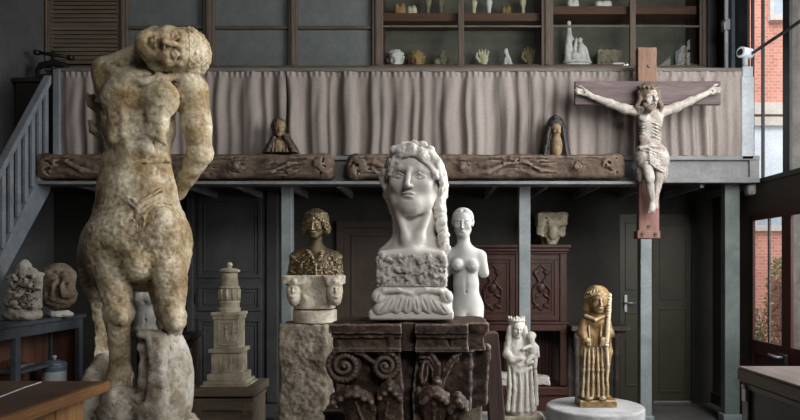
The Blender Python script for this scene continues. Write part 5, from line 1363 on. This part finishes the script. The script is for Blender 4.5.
# console table behind the gilded figure
Yt = 7.55
t = thing('console_table', (lx(592, Yt), Yt + .2, 0), 'narrow dark console table on turned legs behind the gilded figure', 'table')
M['console'] = wood('console_wood', (62, 54, 50), (92, 82, 76), 'x', 5, .6)
zt2 = zz(326, Yt)
obj('table_top', box(lx(571, Yt), lx(630, Yt), Yt - .03, BY - .05, zt2 - .055, zt2), M['console'], t, bevel=.008)
obj('apron', box(lx(575, Yt), lx(626, Yt), Yt + .02, BY - .08, zt2 - .13, zt2 - .055), M['console'], t, bevel=.004)
for px in (578, 618):
    for y in (Yt + .06, BY - .14):
        bm = bmesh.new(); x = lx(px, Yt); lathe(bm, x, y, [(.04, 0), (.045, .04), (.03, .06), (.035, .3), (.045, .34), (.028, .37), (.034, .62), (.045, .66), (.03, .69), (.042, zt2 - .15), (.042, zt2 - .055)], 14)
        obj('leg', bm, M['console'], t, smooth=True)
# ------------------------------------------------------------------ left: shelf unit below the stair, fragments, pot, torso
M['unit'] = paint('blue_grey_table', (62, 67, 73), (90, 96, 103), 3.0, .6, .1)
M['unit_back'] = wood('unit_back_boards', (92, 62, 48), (124, 86, 68), 'z', 5, .7)
UXF, UXB = -3.47, -3.80      # front and back of the unit; it runs along the stair
zu = 1.14
t = thing('shelf_unit', ((UXF + UXB) / 2, 6.1, 0), 'blue-grey painted open shelf unit along the stair, with brown back', 'shelf unit')
obj('unit_top', box(UXB, UXF + .02, 5.2, 6.93, zu - .035, zu), M['unit'], t, bevel=.006)
obj('front_rail', box(UXF - .03, UXF, 5.25, 6.9, zu - .13, zu - .036), M['unit'], t, bevel=.004)
for y in (5.3, 5.78, 6.83):
    bm = bmesh.new(); bx(bm, UXF - .05, UXF + .002, y, y + .07, 0, zu - .036); obj('leg', bm, M['unit'], t, bevel=.006)
    bm = bmesh.new(); bx(bm, UXB, UXB + .05, y, y + .07, 0, zu - .036); obj('leg', bm, M['unit'], t, bevel=.006)
obj('back_panel', box(UXB + .0, UXB + .02, 5.25, 6.9, .3, zu - .04), M['unit_back'], t)
obj('end_panel', box(UXB, UXF - .05, 6.86, 6.9, .3, zu - .04), M['unit_back'], t)
obj('shelf_board', box(UXB + .02, UXF, 5.86, 6.35, .70, .725), M['unit'], t, bevel=.004)
obj('bottom_shelf', box(UXB + .02, UXF, 5.3, 6.86, .37, .40), M['unit'], t, bevel=.004)

def toolish(name, pts, r, mat, label, cat):
    bm = bmesh.new(); tube(bm, pts, r, 8); o = obj(name, bm, mat); return tag(o, label, cat, 'tools on the shelf board')
toolish('chisel', [(-3.55, 5.92, .744), (-3.56, 6.02, .744), (-3.565, 6.12, .742), (-3.57, 6.22, .74)], [.016, .017, .009, .006], M['steel'], 'grey chisel lying on the middle shelf of the stair unit', 'tool')
toolish('mallet', [(-3.66, 5.93, .765), (-3.67, 6.03, .765), (-3.67, 6.035, .765), (-3.68, 6.25, .745)], [.04, .04, .014, .012], M['shelf_wood'], 'brown mallet lying behind the chisel on the middle shelf', 'tool')

# lidded pot
Yp = 6.45
px_, py_ = lx(58.5, Yp), Yp
t = thing('enamel_pot', (-3.55, 6.52, .401), 'pale blue enamel pot with lid on the bottom shelf of the stair unit', 'pot')
M['enamel'] = paint('pale_enamel', (184, 196, 206), (212, 220, 226), 5, .3, .04, .5)
M['enamel_b'] = paint('blue_enamel', (92, 110, 126), (122, 140, 154), 5, .3, .04, .5)
ox, oy = -3.55, 6.52
bm = bmesh.new(); lathe(bm, ox, oy, [(.095, 0.4010), (.105, 0.4150), (.105, 0.6700), (.1, 0.6850)], 30); obj('pot_body', bm, M['enamel'], t, smooth=True)
bm = bmesh.new(); lathe(bm, ox, oy, [(.1065, 0.6300), (.1075, 0.6350), (.1075, 0.6700), (.1065, 0.6750)], 30); obj('band', bm, M['enamel_b'], t, smooth=True)
bm = bmesh.new(); lathe(bm, ox, oy, [(.112, 0.6820), (.114, 0.6900), (.1, 0.7150), (.05, 0.7300), (.02, 0.7350)], 30); obj('lid', bm, M['enamel_b'], t, smooth=True)
bm = bmesh.new(); lathe(bm, ox, oy, [(.012, 0.7300), (.012, 0.7450), (.022, 0.7550), (.02, 0.7700), (.006, 0.7760)], 16); obj('lid_knob', bm, M['enamel'], t, smooth=True)

# fragments on the unit
Yf = 6.05
zf = CY - (zu - EYE) / Yf * F_PX
S = Sculpt(Yf, (-6, 248, -17), (48, zf + 4, 17), .75, 2.0)
S.cone((15, 302, 0), (25, 267, 0), 11, 6.5); S.cone((29, 302, 0), (31, 273, 0), 9, 5.5); S.box((30, 290, 0), (8, 18, 9), 2, ang=3); S.ell((22, zf - 6, 0), (19, 8, 13))
rs = random.Random(71)
for i in range(70):
    S.ell((rs.uniform(8, 38), rs.uniform(272, 310), -10 + rs.uniform(-1.5, 2)), (rs.uniform(2, 5), rs.uniform(1.2, 2.6), 2.4), ang=rs.uniform(0, 180), k=.8, op=rs.choice('++-'))
S.noise(.12, 1.4, 72, 3); S.cut(1, zf, '<')
t = tag(S.mesh('plaster_fragment', M['fragment_a']), 'pale plaster fragment of carved foliage on the stair unit', 'plaster fragment', 'plaster fragments on the stair unit')
Yf = 6.55
zf = CY - (zu - EYE) / Yf * F_PX
S = Sculpt(Yf, (34, 256, -20), (84, zf + 4, 20), .75, 3.0)
S.ell((58, 282, 0), (17, 19, 14)); S.ell((58, 295, 0), (18, 14, 14)); S.ell((50, 276, -9), (6, 6, 5)); S.ell((66, 278, -9), (6, 6, 5)); S.ell((58, 270, -6), (6, 5, 6)); S.ell((54, 290, -13), (3, 8, 4), ang=8); S.ell((63, 290, -13), (3, 8, 4), ang=-8); S.ell((48, 290, -8), (4, 9, 5)); S.ell((70, 290, -8), (4, 9, 5))
S.ell((58, 284, -15), (2, 9, 3), op='-'); S.noise(.11, 1.6, 73, 3); S.cut(1, zf, '<')
t = thing('head_fragment', W(58, zf, Yf), 'rounded brown plaster fragment like a worn head on the stair unit', 'plaster fragment', 'plaster fragments on the stair unit')
S.mesh('lump', M['fragment_b'], t)
S = Sculpt(Yf, (40, zf - 12, -22), (78, zf + 4, 10), .6, 1.5)
S.ell((60, zf - 2, -7), (13, 4, 8)); S.noise(.2, 1.0, 74, 2); S.cut(1, zf, '<')
o = S.mesh('broken_edge', M['plaster'], t); o['label'] = 'white broken lower edge'

# small plaster torso on a stool behind the centaur
Ys = 6.35
zst = zz(333, Ys)
t = thing('tall_stool', (lx(160, Ys), Ys, 0), 'dark wooden stool with small top behind the centaur', 'stool')
M['stool'] = wood('stool_wood', (44, 36, 32), (66, 54, 46), 'x', 5, .6)
obj('stool_top', box(lx(126, Ys), lx(197, Ys), Ys - .2, Ys + .2, zst - .045, zst), M['stool'], t, bevel=.008)
for px in (131, 187):
    for dy in (-.16, .12):
        bm = bmesh.new(); x = lx(px, Ys); vs = bx(bm, x, x + .05, Ys + dy, Ys + dy + .05, 0, zst - .045); obj('leg', bm, M['stool'], t, bevel=.005)
bm = bmesh.new(); a_ = lx(183, Ys); v = [bm.verts.new(p) for p in ((a_, Ys - .1, zst - .045), (lx(196, Ys), Ys - .1, zst - .045), (a_, Ys - .1, zst - .2), (a_, Ys + .1, zst - .045), (lx(196, Ys), Ys + .1, zst - .045), (a_, Ys + .1, zst - .2))]
for f in ((0, 1, 2), (5, 4, 3), (0, 3, 4, 1), (1, 4, 5, 2), (2, 5, 3, 0)): bm.faces.new([v[i] for i in f])
obj('bracket', bm, M['stool'], t)
S = Sculpt(Ys, (122, 280, -20), (166, 338, 20), .6, 3.0)
S.ell((144, 299, 0), (13, 13, 9.5)); S.chain([(135, 294, 1), (144, 290, 0), (154, 292, 1)], [5.5, 6, 5.5]); S.ell((145, 317, 0), (11, 14, 8.5)); S.ell((145, 330, 0), (12.5, 9, 9.5)); S.ell((139, 299, -7), (6, 5, 3.5)); S.ell((150, 299, -7), (6, 5, 3.5)); S.cone((134, 295, 0), (132, 304, -1), 5, 4.2); S.cone((155, 294, 1), (156, 299, 1), 5, 4); S.cone((144, 288, 0), (144, 284, 0), 4.5, 4.2)
S.ell((145, 320, -8), (1, 1.4, 1.6), op='-', k=1); S.chain([(144.5, 302, -10), (145, 326, -9)], .8, op='-', k=2.5); S.noise(.15, .4, 75, 2); S.cut(1, 284.5, '>'); S.cut(1, 333, '<')
tag(S.mesh('plaster_torso', M['plaster']), 'small white headless plaster torso seen between the legs of the centaur', 'sculpture')

# ------------------------------------------------------------------ foreground workbench, left
zb_ = zz(381, 3.6)
M['bench_top'] = wood('bench_top_wood', (58, 42, 34), (88, 66, 52), 'x', 4, .5, .15)
M['bench_edge'] = wood('bench_edge_wood', (104, 72, 44), (142, 102, 64), 'y', 5, .55)
M['bench_side'] = wood('bench_side_wood', (122, 88, 54), (160, 118, 74), 'z', 5, .55)
t = thing('workbench', (-2.5, 2.9, 0), 'brown wooden workbench with dark top in the left corner', 'table')
bx1 = lx(110, 3.6)
obj('bench_top', box(-3.4, bx1 - .03, 2.0, 3.6, zb_ - .045, zb_), M['bench_top'], t, bevel=.004)
obj('edge_strip', box(bx1 - .03, bx1, 2.0, 3.6, zb_ - .05, zb_ + .001), M['bench_edge'], t, bevel=.004)
bm = bmesh.new(); a_, b_ = W(0, 397.5, 3.15), W(41, 383, 3.5); a_ = Vector((-1.93, 3.09, zb_ + .002)); a_ = W(0, 398, 1); 
def on_top(px, py):
    Y = (EYE - zb_) * F_PX / (py - CY); return Vector((lx(px, Y), Y, zb_ + .0015))
tube(bm, [on_top(-14, 404), on_top(2, 396.5), on_top(24, 388), on_top(41, 382.5)], .0035, 6)
o = obj('scribed_line', bm, M['rail_paint'], t); o['label'] = 'pale line across the dark top'
for i in range(5):
    y1 = 3.5 - i * .27
    obj('side_board', box(-3.3, bx1 - .085, y1 - .262, y1, 0.05, zb_ - .05), M['bench_side'], t, bevel=.006)
obj('plinth', box(-3.3, bx1 - .1, 2.1, 3.5, 0, .05), M['bench_top'], t)

# ------------------------------------------------------------------ dark cabinet, lower right
zc_ = zz(366, 4.22)
M['plan'] = wood('dark_cabinet_wood', (44, 37, 34), (68, 58, 52), 'y', 5, .35, .1, .6)
M['plan_top'] = wood('worn_cabinet_top', (88, 79, 76), (134, 123, 119), 'y', 5, .3, .1, .6)
M['plan_panel'] = paint('dark_metal_panel', (50, 52, 56), (66, 68, 72), 3, .45, .06)
t = thing('plan_cabinet', (2.3, 3.4, 0), 'low dark wooden cabinet with worn pale top before the right-hand window', 'cabinet')
cx0 = lx(738, 4.22)
obj('cabinet_top', box(cx0, cx0 + .95, 2.3, 4.22, zc_ - .012, zc_), M['plan_top'], t, bevel=.004)
obj('top_edge', box(cx0 - .004, cx0 + .95, 2.3, 4.225, zc_ - .085, zc_ - .012), M['plan'], t, bevel=.008)
obj('cabinet_body', box(cx0 + .03, cx0 + .92, 2.34, 4.19, .06, zc_ - .085), M['plan_panel'], t)
bm = bmesh.new(); xf = cx0 + .03
for y0, y1, z0, z1 in ((4.11, 4.19, .06, zc_ - .09), (2.34, 4.11, zc_ - .125, zc_ - .09), (2.34, 4.11, .06, .14), (3.2, 3.27, .14, zc_ - .125)): bx(bm, xf - .02, xf, y0, y1, z0, z1)
obj('front_frame', bm, M['plan'], t, bevel=.006)
obj('cabinet_foot', box(cx0 + .06, cx0 + .9, 2.4, 4.15, 0, .06), M['plan'], t)
bm = bmesh.new(); bx(bm, xf - .032, xf - .02, 4.12, 4.17, zc_ - .2, zc_ - .12); bx(bm, xf - .04, xf - .02, 4.13, 4.16, zc_ - .125, zc_ - .1); obj('hinge', bm, M['steel'], t, bevel=.004)

# ------------------------------------------------------------------ iron press on its chest, upper left
Yi = 7.55
zi = zz(83, Yi)
xa, xb = lx(18, Yi), lx(68, Yi)
xa = max(xa, LX + .02)
t = thing('dark_chest', ((xa + xb) / 2, Yi, 2.58), 'dark wooden chest on the gallery at the head of the stair', 'chest')
M['chest'] = wood('dark_chest_wood', (32, 26, 25), (46, 38, 35), 'x', 5, .6)
obj('chest_body', box(xa + .02, xb - .02, Yi - .2, Yi + .25, 2.58, zi - .05), M['chest'], t, bevel=.008)
obj('chest_top', box(xa, xb, Yi - .23, Yi + .27, zi - .05, zi), M['chest'], t, bevel=.01)
xm = lx(53, Yi)
t = thing('iron_press', (xm, Yi, zi), 'black iron screw press with cross handle on the dark chest', 'press')
s7 = Yi / F_PX
Zi = lambda py: zz(py, Yi)
obj('bed_plate', box(xm - .2, xm + .2, Yi - .13, Yi + .13, zi, zi + .03), M['iron'], t, bevel=.006)
bm = bmesh.new(); tube(bm, [(xm - .16, Yi, zi + .03), (xm - .17, Yi, Zi(70)), (xm - .13, Yi, Zi(65.5)), (xm, Yi, Zi(63.5)), (xm + .13, Yi, Zi(65.5)), (xm + .17, Yi, Zi(70)), (xm + .16, Yi, zi + .03)], [.028, .03, .036, .042, .036, .03, .028], 10); obj('arch', bm, M['iron'], t, smooth=True)
bm = bmesh.new(); tube(bm, [(xm, Yi, Zi(77)), (xm, Yi, Zi(51))], .022, 12); obj('screw', bm, M['iron'], t, smooth=True)
bm = bmesh.new(); tube(bm, [(xm - .17, Yi, Zi(52.5)), (xm, Yi, Zi(54.5)), (xm + .19, Yi, Zi(57.5))], [.018, .024, .018], 10); tube(bm, [(xm - .2, Yi, Zi(52.2)), (xm - .15, Yi, Zi(52.8))], .03, 12); tube(bm, [(xm + .17, Yi, Zi(57.2)), (xm + .22, Yi, Zi(57.9))], .03, 12); obj('cross_handle', bm, M['iron'], t, smooth=True)
obj('platen', box(xm - .13, xm + .13, Yi - .11, Yi + .11, Zi(79.5), Zi(76.5)), M['iron'], t, bevel=.005)

# ------------------------------------------------------------------ rod along the window with its round bracket
t = thing('window_rod', W(745, 66, 6.98), 'dark metal rod running from a white round bracket on the end post', 'rod')
c = W(745, 53, 6.98)
bm = bmesh.new(); tube(bm, [c + Vector((0, 0, -.135)), c + Vector((0, 0, -.05))], .028, 14); obj('bracket_neck', bm, M['rail_paint'], t, smooth=True)
bm = bmesh.new(); tube(bm, [c + Vector((-.06, -.03, 0)), c + Vector((.065, .03, 0))], .055, 22); obj('round_bracket', bm, M['white_paint'], t, bevel=.006)
bm = bmesh.new(); tube(bm, [c + Vector((-.066, -.033, 0)), c + Vector((-.06, -.03, 0))], .032, 18); obj('bracket_face', bm, M['dark_frame'], t)
bm = bmesh.new(); tube(bm, [c + Vector((.06, 0, -.01)), Vector((c.x + .065, 5.0, c.z - .01)), Vector((c.x + .065, 2.0, c.z - .01))], .016, 10); obj('rod', bm, M['dark_frame'], t, smooth=True)

# ------------------------------------------------------------------ small casts in the glazed cupboards
Yz = UY + .24
zlow = Z_SILL + .03
LOW = CY - (zlow - EYE) / Yz * F_PX
def up(py_front, off): return CY - (uz(py_front) - EYE) / Yz * F_PX
GA = 'casts on the lower shelf of the left glazed cupboard'
def cast(name, lo, hi, mat, label, cat, group, build, h=.45, base=None, nz=.3):
    base = (LOW if base is None else base) - .12
    S = Sculpt(Yz, (lo[0], lo[1], -14), (hi[0], hi[1] + 3, 14), h, 1.2)
    build(S, base); S.noise(.3, nz, int(lo[0]), 2); S.cut(1, base, '<'); S.F = S.F
    return tag(S.mesh(name, mat), label, cat, group)
M['cast_white'] = stone('cast_white', (206, 206, 204), (224, 224, 222), (110, 108, 104), 12, .8, .2, .15)
M['cast_tan'] = stone('cast_tan', (142, 116, 76), (172, 144, 100), (60, 44, 28), 14, .7, .3, .25)
M['cast_grey'] = stone('cast_grey', (118, 112, 96), (148, 142, 124), (52, 48, 40), 12, .8, .3, .25)
M['cast_cream'] = stone('cast_cream', (186, 182, 152), (208, 204, 176), (92, 86, 66), 12, .7, .2, .2)
M['cast_olive'] = stone('cast_olive', (112, 98, 62), (140, 124, 84), (44, 38, 24), 12, .6, .3, .25)
def small_head(cx, r):
    def f(S, b):
        head(S, (cx, b - r * .95, -3), r * 1.75, pitch=4, ears=False, wide=1.15)
        rs = random.Random(int(cx))
        for i in range(34):
            a_ = rs.uniform(0, 2 * PI); S.ell((cx + r * .72 * math.cos(a_), b - r * .95 + r * .7 * math.sin(a_) - 1.5, rs.uniform(1, 5)), (rs.uniform(1.8, 3), rs.uniform(1.4, 2.2), 2.2), ang=rs.uniform(0, 180), k=.6)
        S.ell((cx, b - 1, 0), (r * .95, 3, r * .7))
    return f
cast('small_head_cast', (382, 40), (406, LOW), M['cast_white'], 'white plaster cast of a curly head, leftmost on the lower cupboard shelf', 'plaster cast', GA, small_head(395.5, 10.0))
cast('small_head_cast', (404, 42), (428, LOW), M['cast_tan'], 'tan plaster cast of a curly head beside the white one', 'plaster cast', GA, small_head(416.5, 9.4))
def group_cast(S, b):
    S.box((443, b - 1.5, 0), (9, 1.8, 7), .5); S.ell((443, b - 9, 0), (5.5, 8, 5)); S.ell((442.5, b - 16, -1), (3, 3.2, 3)); S.ell((437, b - 6, -2), (4, 5, 4)); S.ell((449.5, b - 7, -1), (3, 5, 4)); S.cone((446, b - 12, -2), (451, b - 8, -3), 1.6, 1.3)
cast('figure_group_cast', (430, 38), (456, LOW), M['cast_grey'], 'grey plaster cast of a huddled group on a flat base', 'plaster cast', GA, group_cast)
def hand_up(cx, b0, curl):
    def f(S, b):
        S.cone((cx, b, 0), (cx + .5, b - 7, 0), 3.4, 3.0); S.ell((cx, b - 10.5, 0), (4.8, 5, 2.8))
        for i in range(4):
            x = cx - 3.6 + i * 2.4; hgt = (6.2, 7.4, 7.0, 5.4)[i]
            S.chain([(x, b - 14, -.4), (x + (i - 1.5) * .7, b - 14 - hgt * .6, -1 - curl), (x + (i - 1.5) * (.9 - .5 * curl), b - 14 - hgt * (1 - .25 * curl), -1 - 3 * curl)], [1.3, 1.15, .95], k=.4)
        S.chain([(cx - 4, b - 8, -1), (cx - 7, b - 12, -3), (cx - 6.4, b - 16, -4)], [1.6, 1.4, 1.1], k=.5)
    return f
cast('hand_cast', (470, 34), (498, LOW), M['cast_cream'], 'cream plaster cast of a half closed hand, upright', 'plaster cast', GA, hand_up(483.5, 0, 1.0))
def finger(S, b):
    S.chain([(511, b - 2, -2), (508.5, b - 9, 0), (506, b - 17, 0)], [3, 2.6, 2.0]); S.chain([(505, b - 2, 0), (506, b - 10, 0)], [2.4, 2.2]); S.ell((511.5, b - 2, -3), (3, 2.2, 4)); S.ell((505.8, b - 18.5, 0), (2.2, 2.4, 2.2))
cast('draped_figure_cast', (498, 38), (518, LOW), M['cast_white'], 'thin white plaster cast of a leaning figure beside the hands', 'plaster cast', GA, finger)
cast('hand_cast', (516, 28), (542, LOW), M['cast_olive'], 'olive brown cast of an open hand with raised fingers', 'plaster cast', GA, hand_up(529.5, 0, .1))
# upper shelves (only their feet show)
UB = CY - (uz(10.5) - EYE) / Yz * F_PX
GU = 'casts on the upper shelves of the glazed cupboards'
def lump(cx, w, hgt):
    def f(S, b):
        S.ell((cx, b - hgt * .4, 0), (w, hgt * .5, w * .8)); S.ell((cx + w * .4, b - hgt * .7, -2), (w * .55, hgt * .35, w * .5)); S.ell((cx - w * .5, b - hgt * .6, -2), (w * .45, hgt * .4, w * .5)); S.ell((cx, b - .5, 0), (w, 1.6, w * .8))
    return f
def stem(cx, w, hgt):
    def f(S, b):
        S.cone((cx, b, 0), (cx, b - hgt * .5, 0), w * .7, w * .45); S.cone((cx, b - hgt * .5, 0), (cx, b - hgt, 0), w * .5, w * 1.1); S.ell((cx, b, 0), (w, 1.6, w))
    return f
for nm, cx, w, hgt, fn, mt, lab in (('lump_cast', 400, 6, 14, lump, 'cast_tan', 'tan lumpy cast at the left end of the upper cupboard shelf'), ('lump_cast', 412, 5, 12, lump, 'cast_cream', 'cream lumpy cast beside the tan one on the upper shelf'), ('stemmed_cast', 428, 3.4, 16, stem, 'cast_grey', 'grey stemmed cast on the upper shelf, first from the cream lump'), ('stemmed_cast', 441, 3.4, 17, stem, 'cast_grey', 'grey stemmed cast on the upper shelf, next to the middle mullion'),
        ('stemmed_cast', 474, 3, 15, stem, 'cast_cream', 'cream stemmed cast on the upper shelf just right of the mullion'), ('stemmed_cast', 489, 3.4, 15, stem, 'cast_white', 'white stemmed cast on the upper shelf above the closed hand'), ('lump_cast', 506, 5, 13, lump, 'cast_olive', 'olive lumpy cast on the upper shelf'), ('stemmed_cast', 523, 3, 16, stem, 'cast_cream', 'cream stemmed cast at the right end of the upper shelf')):
    cast(nm, (cx - w - 4, UB - hgt - 6), (cx + w + 4, UB), M[mt], lab, 'plaster cast', GU, fn(cx, w, hgt), base=UB)
UB2 = CY - (uz(3.5) - EYE) / Yz * F_PX
for cx, w, hgt, lab in ((573, 6, 12, 'white cast on the upper shelf of the right glazed cupboard, left end'), (603, 9, 10, 'wide white cast on the upper shelf of the right glazed cupboard')):
    cast('lump_cast', (cx - w - 5, UB2 - hgt - 6), (cx + w + 5, UB2), M['cast_white'], lab, 'plaster cast', GU, lump(cx, w, hgt), base=UB2)
GB = 'casts on the lower shelf of the right glazed cupboard'
t = thing('monument_cast', W(577, LOW, Yz), 'white plaster model of a pointed figure group on an oval base', 'plaster cast', GB)
S = Sculpt(Yz, (556, LOW - 12, -16), (598, LOW + 2, 16), .5, 1.0)
S.ell((577, LOW - 3, 0), (14.5, 3.6, 9)); S.ell((577, LOW - 6.5, 0), (15, 2.6, 9.5)); S.noise(.3, .3, 3, 2); S.cut(1, LOW - .12, '<'); S.mesh('oval_base', M['cast_white'], t)
S = Sculpt(Yz, (558, 6, -14), (598, LOW - 4, 14), .5, 1.5)
S.cone((568, LOW - 8, 0), (569, LOW - 28, 0), 4.5, 3.4); S.cone((569, LOW - 28, 0), (569, LOW - 42, 0), 3.0, 2.0); S.ell((569, LOW - 46, 0), (2.2, 3, 2.2)); S.cone((569, LOW - 38, 0), (573, LOW - 30, -2), 1.3, 1.2); S.cone((582, LOW - 8, 0), (581, LOW - 24, 0), 4.4, 3.2); S.ell((580.5, LOW - 29, 0), (2.2, 2.8, 2.2)); S.cone((588, LOW - 8, 1), (584, LOW - 22, 1), 3, 2); S.ell((576, LOW - 12, -3), (5, 6, 4)); S.cone((574, LOW - 12, 2), (576, LOW - 30, 2), 2.4, 1.4)
S.noise(.25, .5, 4, 2); S.mesh('figures', M['cast_white'], t)
def relief(S, b):
    S.box((609, b - 9.5, 0), (12, 9.2, 4), .8); S.ell((603, b - 11, -4), (4, 5, 1.6)); S.ell((615, b - 11, -4), (4, 5, 1.6)); S.chain([(599, b - 4, -4), (609, b - 6, -4.5), (619, b - 4, -4)], 1.1)
cast('relief_block', (592, LOW - 24), (626, LOW), M['cast_grey'], 'grey plaster relief block beside the pointed figure group', 'plaster cast', GB, relief, nz=.6)
def slabp(S, b): S.box((618, b - 3, -9), (6, 3, 3), .8)
cast('small_plaster_block', (608, LOW - 9), (630, LOW), M['cast_white'], 'small white plaster block in front of the grey relief block', 'plaster cast', GB, slabp)
def statu(S, b):
    S.box((684, b - 2, 0), (7, 2, 6), .5); S.cone((684, b - 3, 0), (684, b - 16, 0), 5, 3.6); S.ell((684, b - 20, 0), (3, 3.6, 3)); S.ell((684, b - 14, -1), (5, 4, 4)); S.cone((681, b - 15, -2), (679, b - 8, -3), 1.6, 1.3)
cast('seated_figure_cast', (672, LOW - 28), (694, LOW), M['cast_grey'], 'dim grey seated figure cast at the right end of the glazed cupboards', 'plaster cast', GB, statu)

# small broken pieces behind the capital's left foot
Yr = 3.62
t = thing('small_box', (lx(340, Yr), Yr, 0), 'small dark crate behind the left foot of the wooden capital', 'crate')
zr = zz(411, Yr)
obj('crate_body', box(lx(327, Yr), lx(352, Yr), Yr - .09, Yr + .09, 0, zr), M['stool'], t, bevel=.006)
obj('crate_lid', box(lx(326, Yr), lx(353, Yr), Yr - .1, Yr + .1, zr, zr + .02), M['stool'], t, bevel=.004)
yb_ = CY - (zr + .02 - EYE) / Yr * F_PX
S = Sculpt(Yr, (330, 384, -12), (350, yb_ + 3, 12), .5, 1.0)
S.box((340.5, yb_ - 4, 0), (6, 4.2, 6), 1); S.ell((338, yb_ - 10, 0), (3, 4, 3)); S.noise(.2, .8, 81, 2); S.cut(1, yb_, '<')
tag(S.mesh('stone_chip', stone('pinkish_stone', (176, 146, 130), (202, 180, 166), (110, 90, 80), 9)), 'small pinkish stone chip beside the wooden capital, lower left', 'stone')
